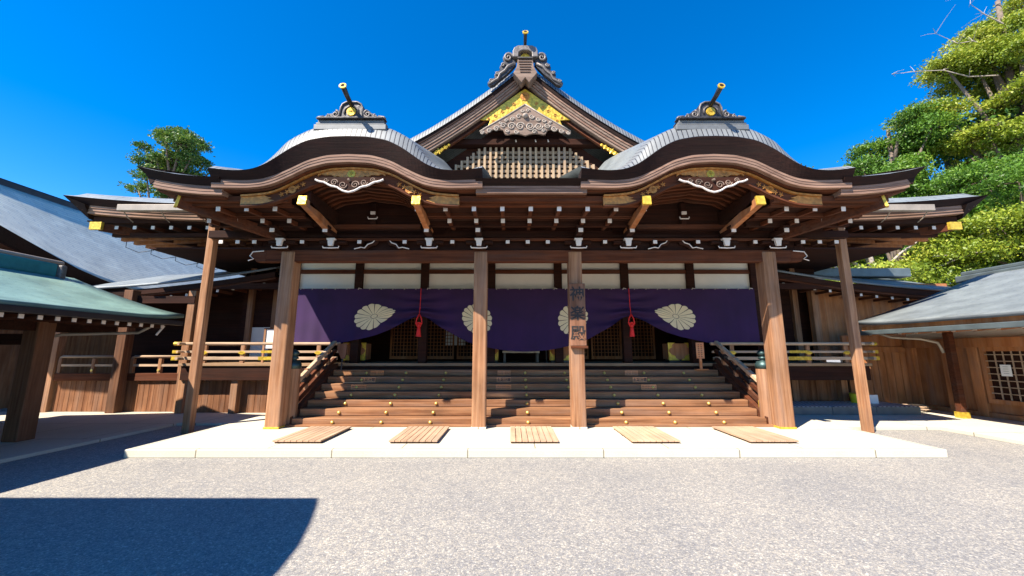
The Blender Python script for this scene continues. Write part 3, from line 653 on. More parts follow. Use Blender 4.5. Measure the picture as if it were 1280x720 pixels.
B().tube([c0, c0 + d*0.03], 0.085, 14).build('pipe_rim', GOLD, gable); B().tube([c0 + d*0.0301, c0 + d*0.036], 0.045, 12).build('pipe_mouth', DX, gable)
b = B(); b.box(-0.2, 0.2, 9.4, 20, 9.15, 9.62); b.build('ridge', ORN, gable, bevel=0.03)
for o in gable.children:
    if o.name.split('.')[0] in ('ridge_ornament', 'ornament_crest', 'ornament_scrollwork', 'ornament_fin', 'ridge_plate', 'plate_ribs', 'ridge_pipe', 'pipe_rim', 'pipe_mouth'):
        o.location.z -= 0.15; o.scale.x = 0.92; o.location.x *= 0.90
        if o.name.startswith('ridge_plate') or o.name.startswith('plate_ribs'): o.scale.x = 0.75

# --- stairs
ZS = [0.128 + 0.15*(i+1) for i in range(7)]
b = B().box(-5.0, 5.0, 8.17, 8.5, 0.127, 0.165); b.build('stair_plinth', SX, hall, bevel=0.006)
for i, z in enumerate(ZS):
    y = 8.27 + 0.29*i
    st = B().box(-4.86, 4.86, y, y + 0.36, z - 0.145, z).build('step', SX, hall, bevel=0.014)
    for k in range(-4, 6):
        if abs(k - 0.0) > 4.7: continue
        B().lathe([(0.036, 0.0), (0.036, 0.012), (0.028, 0.028), (0.012, 0.038), (0.001, 0.04)], (k - 0.02, y - 0.001, z - 0.075), 10, 'y').build('stud', BRASS, st, smooth=True)
for sg in (-1, 1):
    b = B(); pts = [(8.3, 0.128), (8.3, 0.30), (10.3, 1.33), (10.3, 0.128)]
    b.v = [(sg*4.87, y, z) for y, z in pts] + [(sg*5.0, y, z) for y, z in pts]; b.f = [(0, 1, 2, 3), (7, 6, 5, 4), (0, 4, 5, 1), (1, 5, 6, 2), (2, 6, 7, 3), (3, 7, 4, 0)]
    b.build('stair_stringer', WX, hall, bevel=0.01)
    # newel with bronze finial
    nw = B().lathe([(0.15, 0), (0.15, 1.14), (0.145, 1.15)], (sg*5.0, 8.42, 0.128), 24).build('newel', WZ, hall, smooth=False, bevel=0.004)
    B().lathe([(0.155, 0), (0.155, 0.10), (0.13, 0.12), (0.125, 0.15), (0.06, 0.165), (0.05, 0.19), (0.085, 0.205), (0.09, 0.235), (0.055, 0.25), (0.05, 0.27), (0.085, 0.285), (0.10, 0.32), (0.085, 0.36), (0.04, 0.385), (0.008, 0.41)], (sg*5.0, 8.42, 1.272), 24).build('finial', BRONZE, nw, smooth=True)
    rl = B(); rl.beam((sg*4.98, 8.55, 0.98), (sg*4.98, 10.25, 1.88), 0.09, 0.09); hr = rl.build('stair_rail', RAIL, hall, bevel=0.015)
    B().beam((sg*4.98, 8.55, 0.76), (sg*4.98, 10.3, 1.67), 0.07, 0.08).build('middle_rail', WY, hr); B().beam((sg*4.98, 8.45, 0.50), (sg*4.98, 10.3, 1.44), 0.08, 0.10).build('bottom_rail', WY, hr)
    for k in range(3):
        y = 8.95 + k*0.5; zc = 0.5 + (y - 8.45)*0.51
        B().box(sg*4.98-0.035, sg*4.98+0.035, y-0.04, y+0.04, zc, zc + 0.5).build('baluster', WZ, hr)
        B().beam((sg*4.98, y - 0.12, zc + 0.215), (sg*4.98, y + 0.12, zc + 0.335), 0.10, 0.09).build('rail_fitting', IRON, hr)
    B().box(sg*4.98-0.05, sg*4.98+0.05, 8.4, 8.62, 0.42, 0.60).build('rail_end_plate', GOLD, hr, bevel=0.01)

# --- floor, veranda, side rails
B().box(-9.05, 9.05, 10.31, 16.0, 1.262, 1.335).build('floor', FLOORW, hall, bevel=0.006)
B().box(-9.0, 9.0, 10.345, 10.40, 0.9, 1.261).build('floor_riser', DX, hall)
for a, b_ in ((-9.0, -4.9), (4.9, 9.0)):
    dy_ = 0.0 if a < 0 else 0.78
    bb = B(); x = a
    while x < b_ - 0.05:
        bb.box(x, min(b_, x + 0.148), 10.58 + dy_ + 0.006*random.random(), 10.64 + dy_, 0.0, 1.262); x += 0.155
    sk2 = bb.build('veranda_skirting', PZ, hall, bevel=0.003)
    B().box(a, b_, 10.42, 10.5, 1.17, 1.2605).build('floor_beam', WX, hall)
    for x in (a + 0.02, a + 1.4, b_ - 1.4, b_ - 0.02): B().box(x-0.09, x+0.09, 10.40 + dy_, 10.579 + dy_, 0.0, 1.17).build('veranda_post', WZ, hall, bevel=0.01)
    # railing
    sg = -1 if a < 0 else 1; ext = 0.28
    x0, x1 = (a - ext, b_) if sg < 0 else (a, b_ + ext)
    tr = B().tube([(x0, 10.38, 1.84), (x1, 10.38, 1.84)], 0.04, 12).build('top_rail', RAIL, hall)
    B().box(x0 + 0.03, x1 - 0.03, 10.345, 10.415, 1.60, 1.66).build('middle_rail', RAIL, tr, bevel=0.006)
    B().box(x0 + 0.06, x1 - 0.06, 10.33, 10.43, 1.42, 1.50).build('bottom_rail', RAIL, tr, bevel=0.006)
    e = x0 if sg < 0 else x1
    B().lathe([(0.05, 0), (0.05, 0.12)], (e, 10.38, 1.78), 12).build('rail_tip', GOLD, tr) if False else B().tube([(e, 10.38, 1.84), (e - sg*0.16, 10.38, 1.84)], 0.048, 12).build('rail_tip', GOLD, tr)
    B().box(min(e, e - sg*0.14), max(e, e - sg*0.14), 10.335, 10.425, 1.59, 1.67).build('rail_tip', GOLD, tr); B().box(min(e, e - sg*0.18), max(e, e - sg*0.18), 10.32, 10.44, 1.41, 1.51).build('rail_tip', GOLD, tr)
    xx_ = [(a + b_)/2 - 1.5, (a + b_)/2 - 0.5, (a + b_)/2 + 0.5, (a + b_)/2 + 1.5]
    for x in xx_:
        B().box(x-0.05, x+0.05, 10.35, 10.41, 1.336, 1.80).build('rail_post', WZ, tr)
        B().prism([(x-0.1, 1.60), (x-0.04, 1.65), (x+0.04, 1.65), (x+0.1, 1.60), (x+0.03, 1.56), (x-0.03, 1.56)][::-1], 10.33, 10.344).build('rail_fitting', GOLD, tr)
    x = xx_[1] + 0.75
    B().box(x-0.25, x+0.25, 10.338, 10.422, 1.597, 1.664).build('gold_sleeve', GOLD, tr); B().box(x-0.3, x+0.3, 10.322, 10.438, 1.415, 1.505).build('gold_sleeve', GOLD, tr)
    # return rail along the end of the veranda
    e2 = a if sg < 0 else b_
    for z, r in ((1.84, 0.038), (1.63, 0.03), (1.46, 0.04)): B().tube([(e2, 10.15, z), (e2, 14.5, z)], r, 10).build('return_rail', RAIL, tr)
# --- hall front wall above the curtain, inner posts
B().box(-6.6, 6.6, 10.60, 10.66, 3.30, 4.2).build('plaster_band', PLAS, hall)
B().box(-6.6, 6.6, 10.54, 10.598, 3.77, 3.88).build('wall_rail', WX, hall)
B().box(-6.6, 6.6, 10.52, 10.598, 3.24, 3.335).build('curtain_lintel', DX, hall)
for x in (-6.35, -4.58, -2.76, -0.92, 0.92, 2.76, 4.58, 6.35): B().box(x-0.11, x+0.11, 10.51, 10.72, 1.336, 4.25).build('inner_post', DX, hall, bevel=0.01)
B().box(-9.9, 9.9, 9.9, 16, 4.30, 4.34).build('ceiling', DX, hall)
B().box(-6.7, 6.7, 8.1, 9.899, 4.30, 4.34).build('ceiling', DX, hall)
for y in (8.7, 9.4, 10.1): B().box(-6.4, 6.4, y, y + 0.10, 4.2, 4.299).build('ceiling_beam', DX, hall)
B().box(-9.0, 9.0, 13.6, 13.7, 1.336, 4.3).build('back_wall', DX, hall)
for sg in (-1, 1):
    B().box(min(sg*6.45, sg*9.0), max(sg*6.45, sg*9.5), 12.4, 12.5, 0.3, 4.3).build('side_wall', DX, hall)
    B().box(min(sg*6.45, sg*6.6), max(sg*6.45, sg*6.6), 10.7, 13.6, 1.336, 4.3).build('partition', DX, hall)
    for x in (7.1, 7.9, 8.7): B().box(sg*x-0.08, sg*x+0.08, 12.28, 12.399, 1.336, 4.3).build('inner_post', WZ, hall)
    B().box(min(sg*6.5, sg*9.0), max(sg*6.5, sg*9.0), 11.2, 11.34, 3.45, 3.62).build('tie_beam', DX, hall)
for x0, x1 in ((-8.6, -7.95), (-7.8, -7.2)): B().box(x0, x1, 12.36, 12.398, 1.42, 2.4).build('pale_panel', PLAS, hall)
# lattice doors inside
for c in (-2.76, 2.76):
    for k in (-1, 0, 1):
        x0 = c + k*1.1 - 0.5; b = B()
        b.box(x0, x0 + 1.0, 12.9, 12.96, 1.40, 1.5); b.box(x0, x0 + 1.0, 12.9, 12.96, 2.95, 3.05)
        b.box(x0, x0 + 0.05, 12.9, 12.96, 1.5, 2.95); b.box(x0 + 0.95, x0 + 1.0, 12.9, 12.96, 1.5, 2.95)
        for j in range(1, 9): b.box(x0 + j*0.111 - 0.01, x0 + j*0.111 + 0.01, 12.915, 12.94, 1.5, 2.95)
        for j in range(1, 13): b.box(x0 + 0.05, x0 + 0.95, 12.90, 12.914, 1.5 + j*0.112 - 0.01, 1.5 + j*0.112 + 0.01)
        b.build('lattice_door', RX, hall)
B().box(-2.55, -1.9, 12.99, 13.0, 1.85, 2.45).build('bright_gap_panel', PAPER, hall)  # pale panel painted in for the bright gap seen through the lattice

# ================================================================ CURTAIN AND THINGS ON THE HALL
bt = curve([(-6.5, 1.80), (-5.0, 1.84), (-4.07, 2.03), (-3.3, 2.35), (-2.81, 2.66), (-2.3, 2.30), (-1.5, 1.86), (-0.7, 1.68), (0, 1.62), (0.7, 1.68), (1.5, 1.86), (2.3, 2.30), (2.81, 2.66), (3.3, 2.35), (4.07, 2.03), (5.0, 1.84), (6.5, 1.80)], 1)
def cloth(x, v, off=0.0):
    zb = bt(x); z = 3.33 - (3.33 - zb)*v
    g_ = sum(math.exp(-((x - c)/0.9)**2) for c in (-2.81, 2.81))
    y = 10.44 + 0.02*math.sin(x*5.0 + v*2) * v + g_*v*0.09*math.sin((v*3.2 + abs(abs(x) - 2.81)*1.1)*2*math.pi) - 0.05*v*v + 0.012*math.sin(x*17)*v
    return (x, y - off, z)
rows = [[cloth(x, v) for x in np.linspace(-6.25, 6.25, 260)] for v in np.linspace(0, 1, 36)]
cur = B().grid(rows).build('curtain', PURPLE, smooth=True, fix=False)
tag(cur, 'deep purple curtain hanging across the front, gathered up twice by red cords', 'curtain')
for cx, cv, Rx, Rv in ((-4.06, 0.59, 0.53, 0.275), (-1.29, 0.55, 0.41, 0.275), (1.29, 0.55, 0.41, 0.275), (4.06, 0.59, 0.53, 0.275)):
    tw_ = (1 if cx < 0 else -1) * (1 if abs(cx) > 2 else 0)
    def cpt(f, aa, off):
        d = f*math.cos(aa)*tw_; return cloth(cx + f*Rx*math.cos(aa)*(1 + 0.10*max(0, d)), min(0.985, cv - f*Rv*math.sin(aa)*(1 - 0.55*max(0, d)) - 0.05*max(0, -d)*0), off)
    b = B()
    for k in range(16):
        a = 2*math.pi*(k + 0.5)/16; h = math.pi/16*0.88; pr = []; NR = 7
        for r_i in range(NR):
            f = 0.17 + 0.83*r_i/(NR-1); row = []
            for q in np.linspace(-1, 1, 5):
                ff = f * (0.93 + 0.07*math.cos(q*math.pi/2)) if r_i == NR-1 else f; aa = a + q*h
                row.append(cpt(ff, aa, 0.008))
            pr.append(row)
        b.grid(pr)
    pr = [[cloth(cx + f*Rx*math.cos(a), cv - f*Rv*math.sin(a), 0.009) for a in np.linspace(0, 2*math.pi, 17)] for f in (0.01, 0.145)]
    b.grid(pr); b.uv = {}
    b.build('crest', CREST, cur, fix=False, smooth=True)
b = B()
for k in range(40):
    x = -6.1 + k*0.313; b.tube([(x, 10.42, 3.30), (x + 0.02, 10.40, 3.34), (x + 0.09, 10.42, 3.325)], 0.008, 5)
b.build('hanging_loops', WHITE, cur)
for x, lab in ((-2.81, 'red cord and tassel gathering up the left side of the purple curtain'), (2.81, 'red cord and tassel gathering up the right side of the purple curtain')):
    t = thing('tassel_cord', (x, 10.3, 3.33), lab, 'tassel', 'red tassel cords on the curtain')
    B().tube([(x, 10.36, 3.33), (x, 10.33, 2.8), (x, 10.28, 2.62)], 0.009, 6).build('thin_cord', RED, t)
    b = B()
    for sg in (-1, 1): b.tube([(x, 10.28, 2.62), (x + sg*0.06, 10.27, 2.5), (x + sg*0.08, 10.27, 2.38), (x + sg*0.03, 10.27, 2.28), (x, 10.27, 2.30)], 0.018, 8)
    b.tube([(x-0.09, 10.26, 2.36), (x, 10.25, 2.39), (x+0.09, 10.26, 2.36)], 0.022, 8); b.lathe([(0.02, 0.07), (0.05, 0.04), (0.055, 0), (0.04, -0.04), (0.02, -0.05)], (x, 10.27, 2.30), 12)
    b.build('knot', RED, t, smooth=True)
    B().lathe([(0.025, 0.25), (0.045, 0.22), (0.05, 0.18), (0.06, 0.1), (0.07, 0.0), (0.001, 0.0)], (x, 10.27, 2.02), 16).build('tassel', RED, t, smooth=False)
def text(body, size, loc, mat, parent, name='lettering', vertical=False, extrude=0.003):
    cu = bpy.data.curves.new(name, 'FONT'); cu.body = body; cu.size = size; cu.extrude = extrude; cu.offset = size*0.018; cu.align_x = 'CENTER'; cu.align_y = 'CENTER'
    if vertical: cu.body = '\n'.join(body); cu.space_line = 1.05
    tmp = bpy.data.objects.new('tmp', cu); scene.collection.objects.link(tmp)
    me = bpy.data.meshes.new_from_object(tmp.evaluated_get(bpy.context.evaluated_depsgraph_get())); bpy.data.objects.remove(tmp)
    me.transform(Matrix.Rotation(math.pi/2, 4, 'X')); me.name = name; me.materials.clear(); me.materials.append(mat)
    o = bpy.data.objects.new(name, me); scene.collection.objects.link(o); o.parent = parent
    o.location = Vector(loc) - WP[parent.name]; return o
sb = thing('hall_signboard', (0.98, 7.79, 1.72), 'tall wooden signboard with three black characters fixed to the inner right pillar', 'signboard')
B().box(0.83, 1.155, 7.90, 7.955, 1.74, 3.02).build('board', SIGNW, sb, bevel=0.008)
b = B().box(0.84, 1.18, 7.885, 7.955, 1.69, 1.735); b.build('bottom_batten', WX, sb, bevel=0.004)
for k, ch in enumerate('神楽殿'): text(ch, 0.31, (0.99, 7.897, 2.78 - 0.40*k), INK, sb, 'character')
# warning plates on the risers
plates = {-1: 'left', 0: 'middle', 1: 'right'}
for ci, cx in ((-1, -3.75), (0, -0.55), (1, 2.66)):
    for ri, (si, half) in enumerate(((6, 0.15), (5, 0.16), (4, 0.165))):
        y = 8.27 + 0.29*si - 0.002; z = ZS[si] - 0.075; x = cx - 0.05*ri*ci*-1 if ci else cx
        x = cx + {(-1): -0.11*ri, 0: 0.0, 1: 0.0}[ci] + (0.11*ri if ci == 1 else 0)
        t = thing('notice_plate', (x, y, z - 0.055),
                  '%s red-brown plate of the %s column on the stairs, %s' % (('top', 'middle', 'bottom')[ri], plates[ci], ('tiny characters', 'four large characters', 'small dense characters')[ri]), 'notice', 'notice plates on the stair risers')
        B().box(x-half*1.1, x+half*1.1, y-0.014, y, z-0.06, z+0.06).build('plate', TAGW, t, bevel=0.003)
        if ri == 1: text('土足厳禁', 0.085, (x, y - 0.016, z), INK, t, 'characters', extrude=0.001)
        else:
            b = B(); rr2 = random.Random(ri + 3)
            for rw, (zz, hh) in enumerate(((z + 0.022, 0.026 if ri == 2 else 0.022), (z - 0.024, 0.016 if ri == 2 else 0.022))):
                nn = 11 if ri == 2 else 9
                for q in range(nn):
                    xc = x - half + (q + 0.5)*2*half/nn; wq = half/nn*0.8
                    if ri == 0 and q == 4: continue
                    b.box(xc-wq, xc+wq, y-0.0165, y-0.0145, zz + hh*0.35, zz + hh*0.5); b.box(xc-wq*0.8, xc+wq*0.8, y-0.0165, y-0.0145, zz - hh*0.5, zz - hh*0.36)
                    s_ = rr2.uniform(-0.5, 0.5)*wq; b.box(xc+s_-0.003, xc+s_+0.003, y-0.0168, y-0.0148, zz - hh*0.36, zz + hh*0.35)
                    if q % 2: b.box(xc-wq, xc-wq+0.004, y-0.0165, y-0.0145, zz-hh*0.3, zz+hh*0.3)
            b.build('small_characters', INK, t)
# boards at the top of the stairs
t = thing('stair_notice_stand', (4.42, 10.0, 1.28), 'slim wooden notice on a small stand at the head of the stairs on the right', 'notice')
B().box(4.33, 4.53, 9.98, 10.01, 1.46, 1.86).build('board', TAGW, t, bevel=0.004); B().box(4.40, 4.46, 9.99, 10.02, 1.20, 1.459).build('stem', TAGW, t); B().box(4.28, 4.58, 9.92, 10.08, 1.18, 1.199).build('foot', TAGW, t)
b = B()
for q in range(7):
    z = 1.82 - q*0.05
    for xx in (4.39, 4.46): b.box(xx-0.02, xx+0.02, 9.976, 9.979, z-0.018, z-0.012); b.box(xx-0.004, xx+0.004, 9.976, 9.979, z-0.03, z); b.box(xx-0.015, xx+0.015, 9.975, 9.9785, z-0.004, z)
b.build('characters', INK, t)
t = thing('stair_notice_board', (-4.62, 9.7, 1.2), 'plain wooden board tapering downward at the head of the left stair rail', 'notice')
B().prism([(-4.70, 1.83), (-4.46, 1.83), (-4.46, 1.56), (-4.50, 1.46), (-4.58, 1.46), (-4.68, 1.66)][::-1], 9.75, 9.79).build('board', SIGNW, t, bevel=0.004)
B().tube([(-4.55, 9.77, 1.46), (-4.57, 9.78, 1.18)], 0.02, 8).build('stem', IRON, t)
# furniture on the floor inside
def stand(x, y, label, s):
    t = thing('ceremonial_stand', (x, y, 1.336), label, 'stand', 'gilt cornered stands on the hall floor')
    b = B(); b.box(x-0.32, x+0.32, y, y + 0.4, 1.42, 1.86); b.build('panel', RX, t, bevel=0.01)
    b = B(); b.box(x-0.28, x+0.28, y + 0.05, y + 0.35, 1.336, 1.42); b.build('base', BLACK, t)
    for sx in (-1, 1):
        q = x + sx*0.32
        B().prism([(q, 1.88), (q - sx*0.2, 1.88), (q - sx*0.1, 1.82), (q - sx*0.12, 1.76), (q - sx*0.04, 1.72), (q, 1.64)][::-sx], y - 0.015, y - 0.002).build('gilt_corner', GOLD, t)
        B().prism([(q, 1.40), (q - sx*0.3, 1.40), (q - sx*0.2, 1.46), (q - sx*0.18, 1.52), (q - sx*0.08, 1.56), (q, 1.66)][::sx], y - 0.016, y - 0.003).build('gilt_corner', GOLD, t)
stand(-4.72, 10.9, 'gilt cornered reddish stand farthest left on the hall floor', 1); stand(-1.05, 10.95, 'gilt cornered reddish stand behind the inner left pillar', 1)
stand(1.02, 10.95, 'gilt cornered reddish stand behind the inner right pillar', 1); stand(4.30, 10.9, 'gilt cornered reddish stand farthest right on the hall floor', 1)
t = thing('offering_table', (-0.1, 11.2, 1.336), 'low table with a pale top between the two inner pillars on the hall floor', 'table')
B().box(-0.62, 0.44, 11.2, 11.7, 1.60, 1.66).build('tabletop', PLAS, t, bevel=0.01)
for x in (-0.56, 0.38):
    for y in (11.24, 11.64): B().box(x-0.03, x+0.03, y-0.03, y+0.03, 1.336, 1.599).build('leg', BLACK, t)
for x, lab in ((-0.8, 'small round brass lamp left of the low table'), (0.62, 'small round brass lamp right of the low table')):
    t = thing('floor_lamp', (x, 11.1, 1.336), lab, 'lamp', 'brass lamps beside the low table')
    B().lathe([(0.09, 0), (0.09, 0.02), (0.02, 0.04), (0.02, 0.36)], (x, 11.1, 1.336), 14).build('stem', BLACK, t)
    B().lathe([(0.02, 0), (0.07, 0.03), (0.085, 0.09), (0.07, 0.16), (0.02, 0.19)], (x, 11.1, 1.70), 14).build('lamp_head', BRASS, t, smooth=True)
# white screen box on the left veranda, blue banner on the right
t = thing('white_lantern_box', (-6.9, 11.0, 1.336), 'tall white paper box with thin wooden edges on the left veranda beside the outer pillar', 'lantern')
B().box(-7.30, -6.66, 11.0, 11.4, 1.72, 2.26).build('paper_box', PAPER, t, bevel=0.01); B().box(-7.34, -6.62, 10.98, 11.42, 2.262, 2.29).build('lid', WX, t); B().box(-7.33, -7.28, 10.975, 11.02, 1.336, 2.26).build('corner_post', WZ, t); B().box(-6.68, -6.63, 10.975, 11.02, 1.336, 2.26).build('corner_post', WZ, t)
t = thing('blue_banner', (5.70, 9.0, 2.0), 'small blue and white cloth hanging beside the outer right pillar', 'banner')
B().box(5.63, 5.80, 8.9, 8.915, 1.92, 2.18).build('blue_cloth', BLUE, t); B().prism([(5.61, 2.18), (5.82, 2.18), (5.82, 2.33), (5.76, 2.30), (5.70, 2.33), (5.62, 2.31)][::-1], 8.895, 8.92).build('white_header', PAPER, t); B().tube([(5.72, 8.91, 2.30), (5.72, 8.91, 3.9)], 0.006, 5).build('string', IRON, t)

# ================================================================ WOODEN MATS
m0 = thing('duckboard', (-3.9, 7.35, 0.126), 'slatted wooden duckboard nearest the outer left pillar, first from the left', 'duckboard', 'slatted duckboards laid before the stairs')
b = B()
for k in range(8): b.box(-4.3 + k*0.101, -4.3 + k*0.101 + 0.091, 6.72, 7.98, 0.152, 0.178)
b.build('slats', MATW, m0, bevel=0.003)
for y in (6.80, 7.35, 7.90): B().box(-4.29, -3.51, y-0.03, y+0.03, 0.127, 0.151).build('batten', WX, m0)
for x, lab in ((-1.98, 'slatted wooden duckboard just left of the inner left pillar'), (0.02, 'slatted wooden duckboard between the two inner pillars'), (2.03, 'slatted wooden duckboard just right of the inner right pillar'), (3.98, 'slatted wooden duckboard nearest the outer right pillar, first from the right')):
    c = copy_tree(m0, None, (x, 7.35, 0.126)); c['label'] = lab

# ================================================================ LEFT SIDE
def loc_roof(name, parent, rows, mat, solid=0.08): return B().grid(rows).build(name, mat, parent, smooth=True, solid=solid, fix=False)
pv = thing('green_roofed_gallery', (-10.4, 6, 0), 'open timber gallery with a verdigris green copper roof at the left edge', 'gallery')
ry = np.linspace(1.4, 8.75, 18)
def pvz(t): return 2.36 + 0.93*t**1.25
rows = [[(-7.75 - 2.65*t, y, pvz(t) + 0.10*max(0, (y-7.6)/1.15)**2*(1-t)) for y in ry] for t in np.linspace(0, 1, 14)]
loc_roof('roof', pv, rows, TEAL)
rows = [[(-10.4 - 2.65*t, y, pvz(1-t)) for y in ry] for t in np.linspace(0, 1, 10)]; loc_roof('roof', pv, rows, TEAL)
b = B(); b.box(-7.86, -7.72, 1.4, 8.72, 2.20, 2.30); b.build('gutter', IRON, pv, bevel=0.01)
b = B(); b.box(-10.52, -10.28, 1.4, 8.3, 3.24, 3.52); b.build('ridge', TEALB, pv, bevel=0.03)
B().tube([(-10.38, 1.4, 3.56), (-10.38, 8.45, 3.56)], 0.05, 8).build('ridge_cap', COPW, pv); B().box(-10.6, -10.2, 8.3, 8.42, 3.2, 3.5).build('ridge_end', ORNG, pv, bevel=0.03)
for i in range(28):
    y = 1.8 + i*0.245; o = B().box(-8.6, -7.92, y-0.03, y+0.03, 2.13, 2.19).build('rafter', WX, pv); B().box(-7.919, -7.905, y-0.033, y+0.033, 2.127, 2.193).build('end_cap', WHITE, o)
B().box(-8.9, -7.95, 1.4, 8.6, 2.195, 2.23).build('eave_board', DX, pv)
B().box(-9.28, -9.08, 1.4, 8.6, 2.0, 2.2).build('wall_plate', DX, pv)
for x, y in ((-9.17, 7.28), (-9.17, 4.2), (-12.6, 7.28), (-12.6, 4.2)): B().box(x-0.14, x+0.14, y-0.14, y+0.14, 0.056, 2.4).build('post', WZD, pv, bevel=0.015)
for y in (7.28, 4.2): B().box(-12.5, -9.3, y-0.07, y+0.07, 1.75, 1.95).build('tie_beam', DX, pv)
B().box(-12.9, -12.8, 1.4, 8.6, 0.056, 2.3).build('back_wall', DX, pv)
B().tube([(-8.05, 8.3, 2.16), (-8.3, 8.3, 2.02), (-9.1, 7.6, 1.95), (-9.15, 7.45, 1.9)], 0.03, 8).build('downpipe', COPW, pv, smooth=True)
B().tube([(-7.95, 8.5, 2.18), (-8.05, 8.45, 1.98)], 0.02, 6).build('spout', WHITE, pv)
# corridor with rails and plank skirting
co = thing('rail_corridor', (-10.6, 10.8, 0), 'low timber corridor with pale double rails over a vertical plank skirting, left of the hall', 'corridor')
b = B(); x = -12.6
while x < -9.3: b.box(x, x + 0.125, 10.72 + 0.006*random.random(), 10.78, 0.06, 0.86); x += 0.132
b.build('plank_skirting', PZ, co, bevel=0.003)
B().box(-12.65, -9.25, 10.66, 10.84, 0.862, 1.06).build('sill_beam', WX, co, bevel=0.01)
for a, b_ in ((-12.6, -10.95), (-10.65, -9.3)):
    tr = B().tube([(a, 10.72, 1.42), (a, 10.72, 1.48), (a + 0.05, 10.72, 1.50), (b_, 10.72, 1.50)], 0.035, 10).build('top_rail', RAIL, co, smooth=True)
    B().box(a, b_, 10.69, 10.75, 1.24, 1.30).build('lower_rail', RAIL, tr); 
    for x in (a + 0.02, (a + b_)/2 + 0.1, b_ - 0.03): B().box(x-0.04, x+0.04, 10.68, 10.76, 1.061, 1.45).build('rail_post', WZ, tr)
    B().lathe([(0.03, 0), (0.035, 0.015), (0.001, 0.02)], ((a+b_)/2 + 0.1, 10.678, 1.14), 8, 'y').build('stud', BRASS, tr)
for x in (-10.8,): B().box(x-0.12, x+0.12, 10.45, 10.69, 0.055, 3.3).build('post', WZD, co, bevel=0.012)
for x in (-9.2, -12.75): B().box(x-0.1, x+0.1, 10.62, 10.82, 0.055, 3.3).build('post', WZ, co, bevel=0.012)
B().box(-13, -9.1, 10.9, 13.2, 0.87, 0.92).build('floor', WX, co)
B().box(-13, -9.1, 13.0, 13.1, 0.92, 3.6).build('back_wall', DX, co); B().box(-13, -9.1, 10.6, 10.75, 2.95, 3.15).build('eave_beam', DX, co)
# low wing roofs joining the hall on both sides
def wing(sg, label):
    t = thing('wing_roof', (sg*10.8, 11.6, 3.2), label, 'wing', 'low wing roofs beside the hall')
    zx = lambda x: 4.02 - 0.18*(x - 7.3) + 0.012*(x-7.3)**2
    xs = np.linspace(7.3, 13.2, 16)
    rows = [[(sg*x, 11.1 + u, zx(x) + 0.33*u) for x in xs] for u in np.linspace(0, 3.2, 8)]
    loc_roof('roof', t, rows, ROOFS, 0.06)
    B().slab([sg*x for x in xs], [zx(x) - 0.065 for x in xs], [zx(x) - 0.22 for x in xs], 11.16, 11.3).build('fascia', DX, t)
    B().slab([sg*x for x in xs], [zx(x) - 0.22 for x in xs], [zx(x) - 0.27 for x in xs], 11.2, 11.4).build('bead', WX, t)
    B().slab([sg*x for x in xs], [zx(x) - 0.12 for x in xs], [zx(x) - 0.16 for x in xs], 11.3, 13.0).build('soffit', DX, t)
    for i in range(12):
        x = 7.7 + i*0.45; o = B().box(min(sg*x-0.03, sg*x+0.03), max(sg*x-0.03, sg*x+0.03), 11.33, 11.9, zx(x)-0.37, zx(x)-0.30).build('rafter', WY, t)
        B().box(sg*x-0.034, sg*x+0.034, 11.315, 11.329, zx(x)-0.372, zx(x)-0.298).build('end_cap', WHITE, o)
    return t
wing(-1, 'low sweeping wing roof left of the hall, above the railed corridor'); w2 = wing(1, 'low sweeping wing roof right of the hall, above the plank wall')
B().box(8.0, 13.2, 12.9, 13.3, 4.15, 4.45).build('ridge', SLATE, w2, bevel=0.03)
# big roof far left
bg_ = thing('great_roof_hall', (-16, 14, 0), 'big hall with a huge pale grey sweeping roof at far left, behind the green gallery', 'building')
ez = curve([(8, 5.35), (9, 4.95), (10.1, 4.53), (11.3, 4.08), (12.5, 3.78), (14, 3.68), (16, 3.66), (22, 3.66)], 1)
yy = np.linspace(8.0, 22, 22); rows = []
for t in np.linspace(0, 1, 14):
    rows.append([(-13.35 - 2.75*t, y, ez(y)*(1-t) + 6.75*t - 0.45*t*(1-t)) for y in yy])
loc_roof('roof', bg_, rows, ROOFL, 0.12)
b = B(); b.loft([[(-13.3, y, ez(y) - 0.0), (-13.42, y, ez(y) - 0.30), (-13.7, y, ez(y) - 0.30), (-13.7, y, ez(y) + 0.05)] for y in yy]); b.build('eave_lip', LIP, bg_)
B().box(-16.5, -16.05, 8.0, 22, 6.6, 6.92).build('ridge', IRON, bg_, bevel=0.05)
b = B(); b.loft([[(-13.42, y, ez(y) - 0.31), (-15.3, y, ez(y) - 0.1), (-15.3, y, ez(y) - 0.2), (-13.42, y, ez(y) - 0.36)] for y in yy]); b.build('soffit', DX, bg_)
B().box(-15.4, -15.2, 8.2, 22, 0.0, 3.9).build('wall', PZ, bg_)
for i in range(16):
    y = 8.6 + i*0.5; o = B().box(-14.4, -13.62, y-0.04, y+0.04, ez(y)-0.50, ez(y)-0.41).build('rafter', WX, bg_); B().box(-13.619, -13.6, y-0.045, y+0.045, ez(y)-0.505, ez(y)-0.405).build('end_cap', WHITE, o)

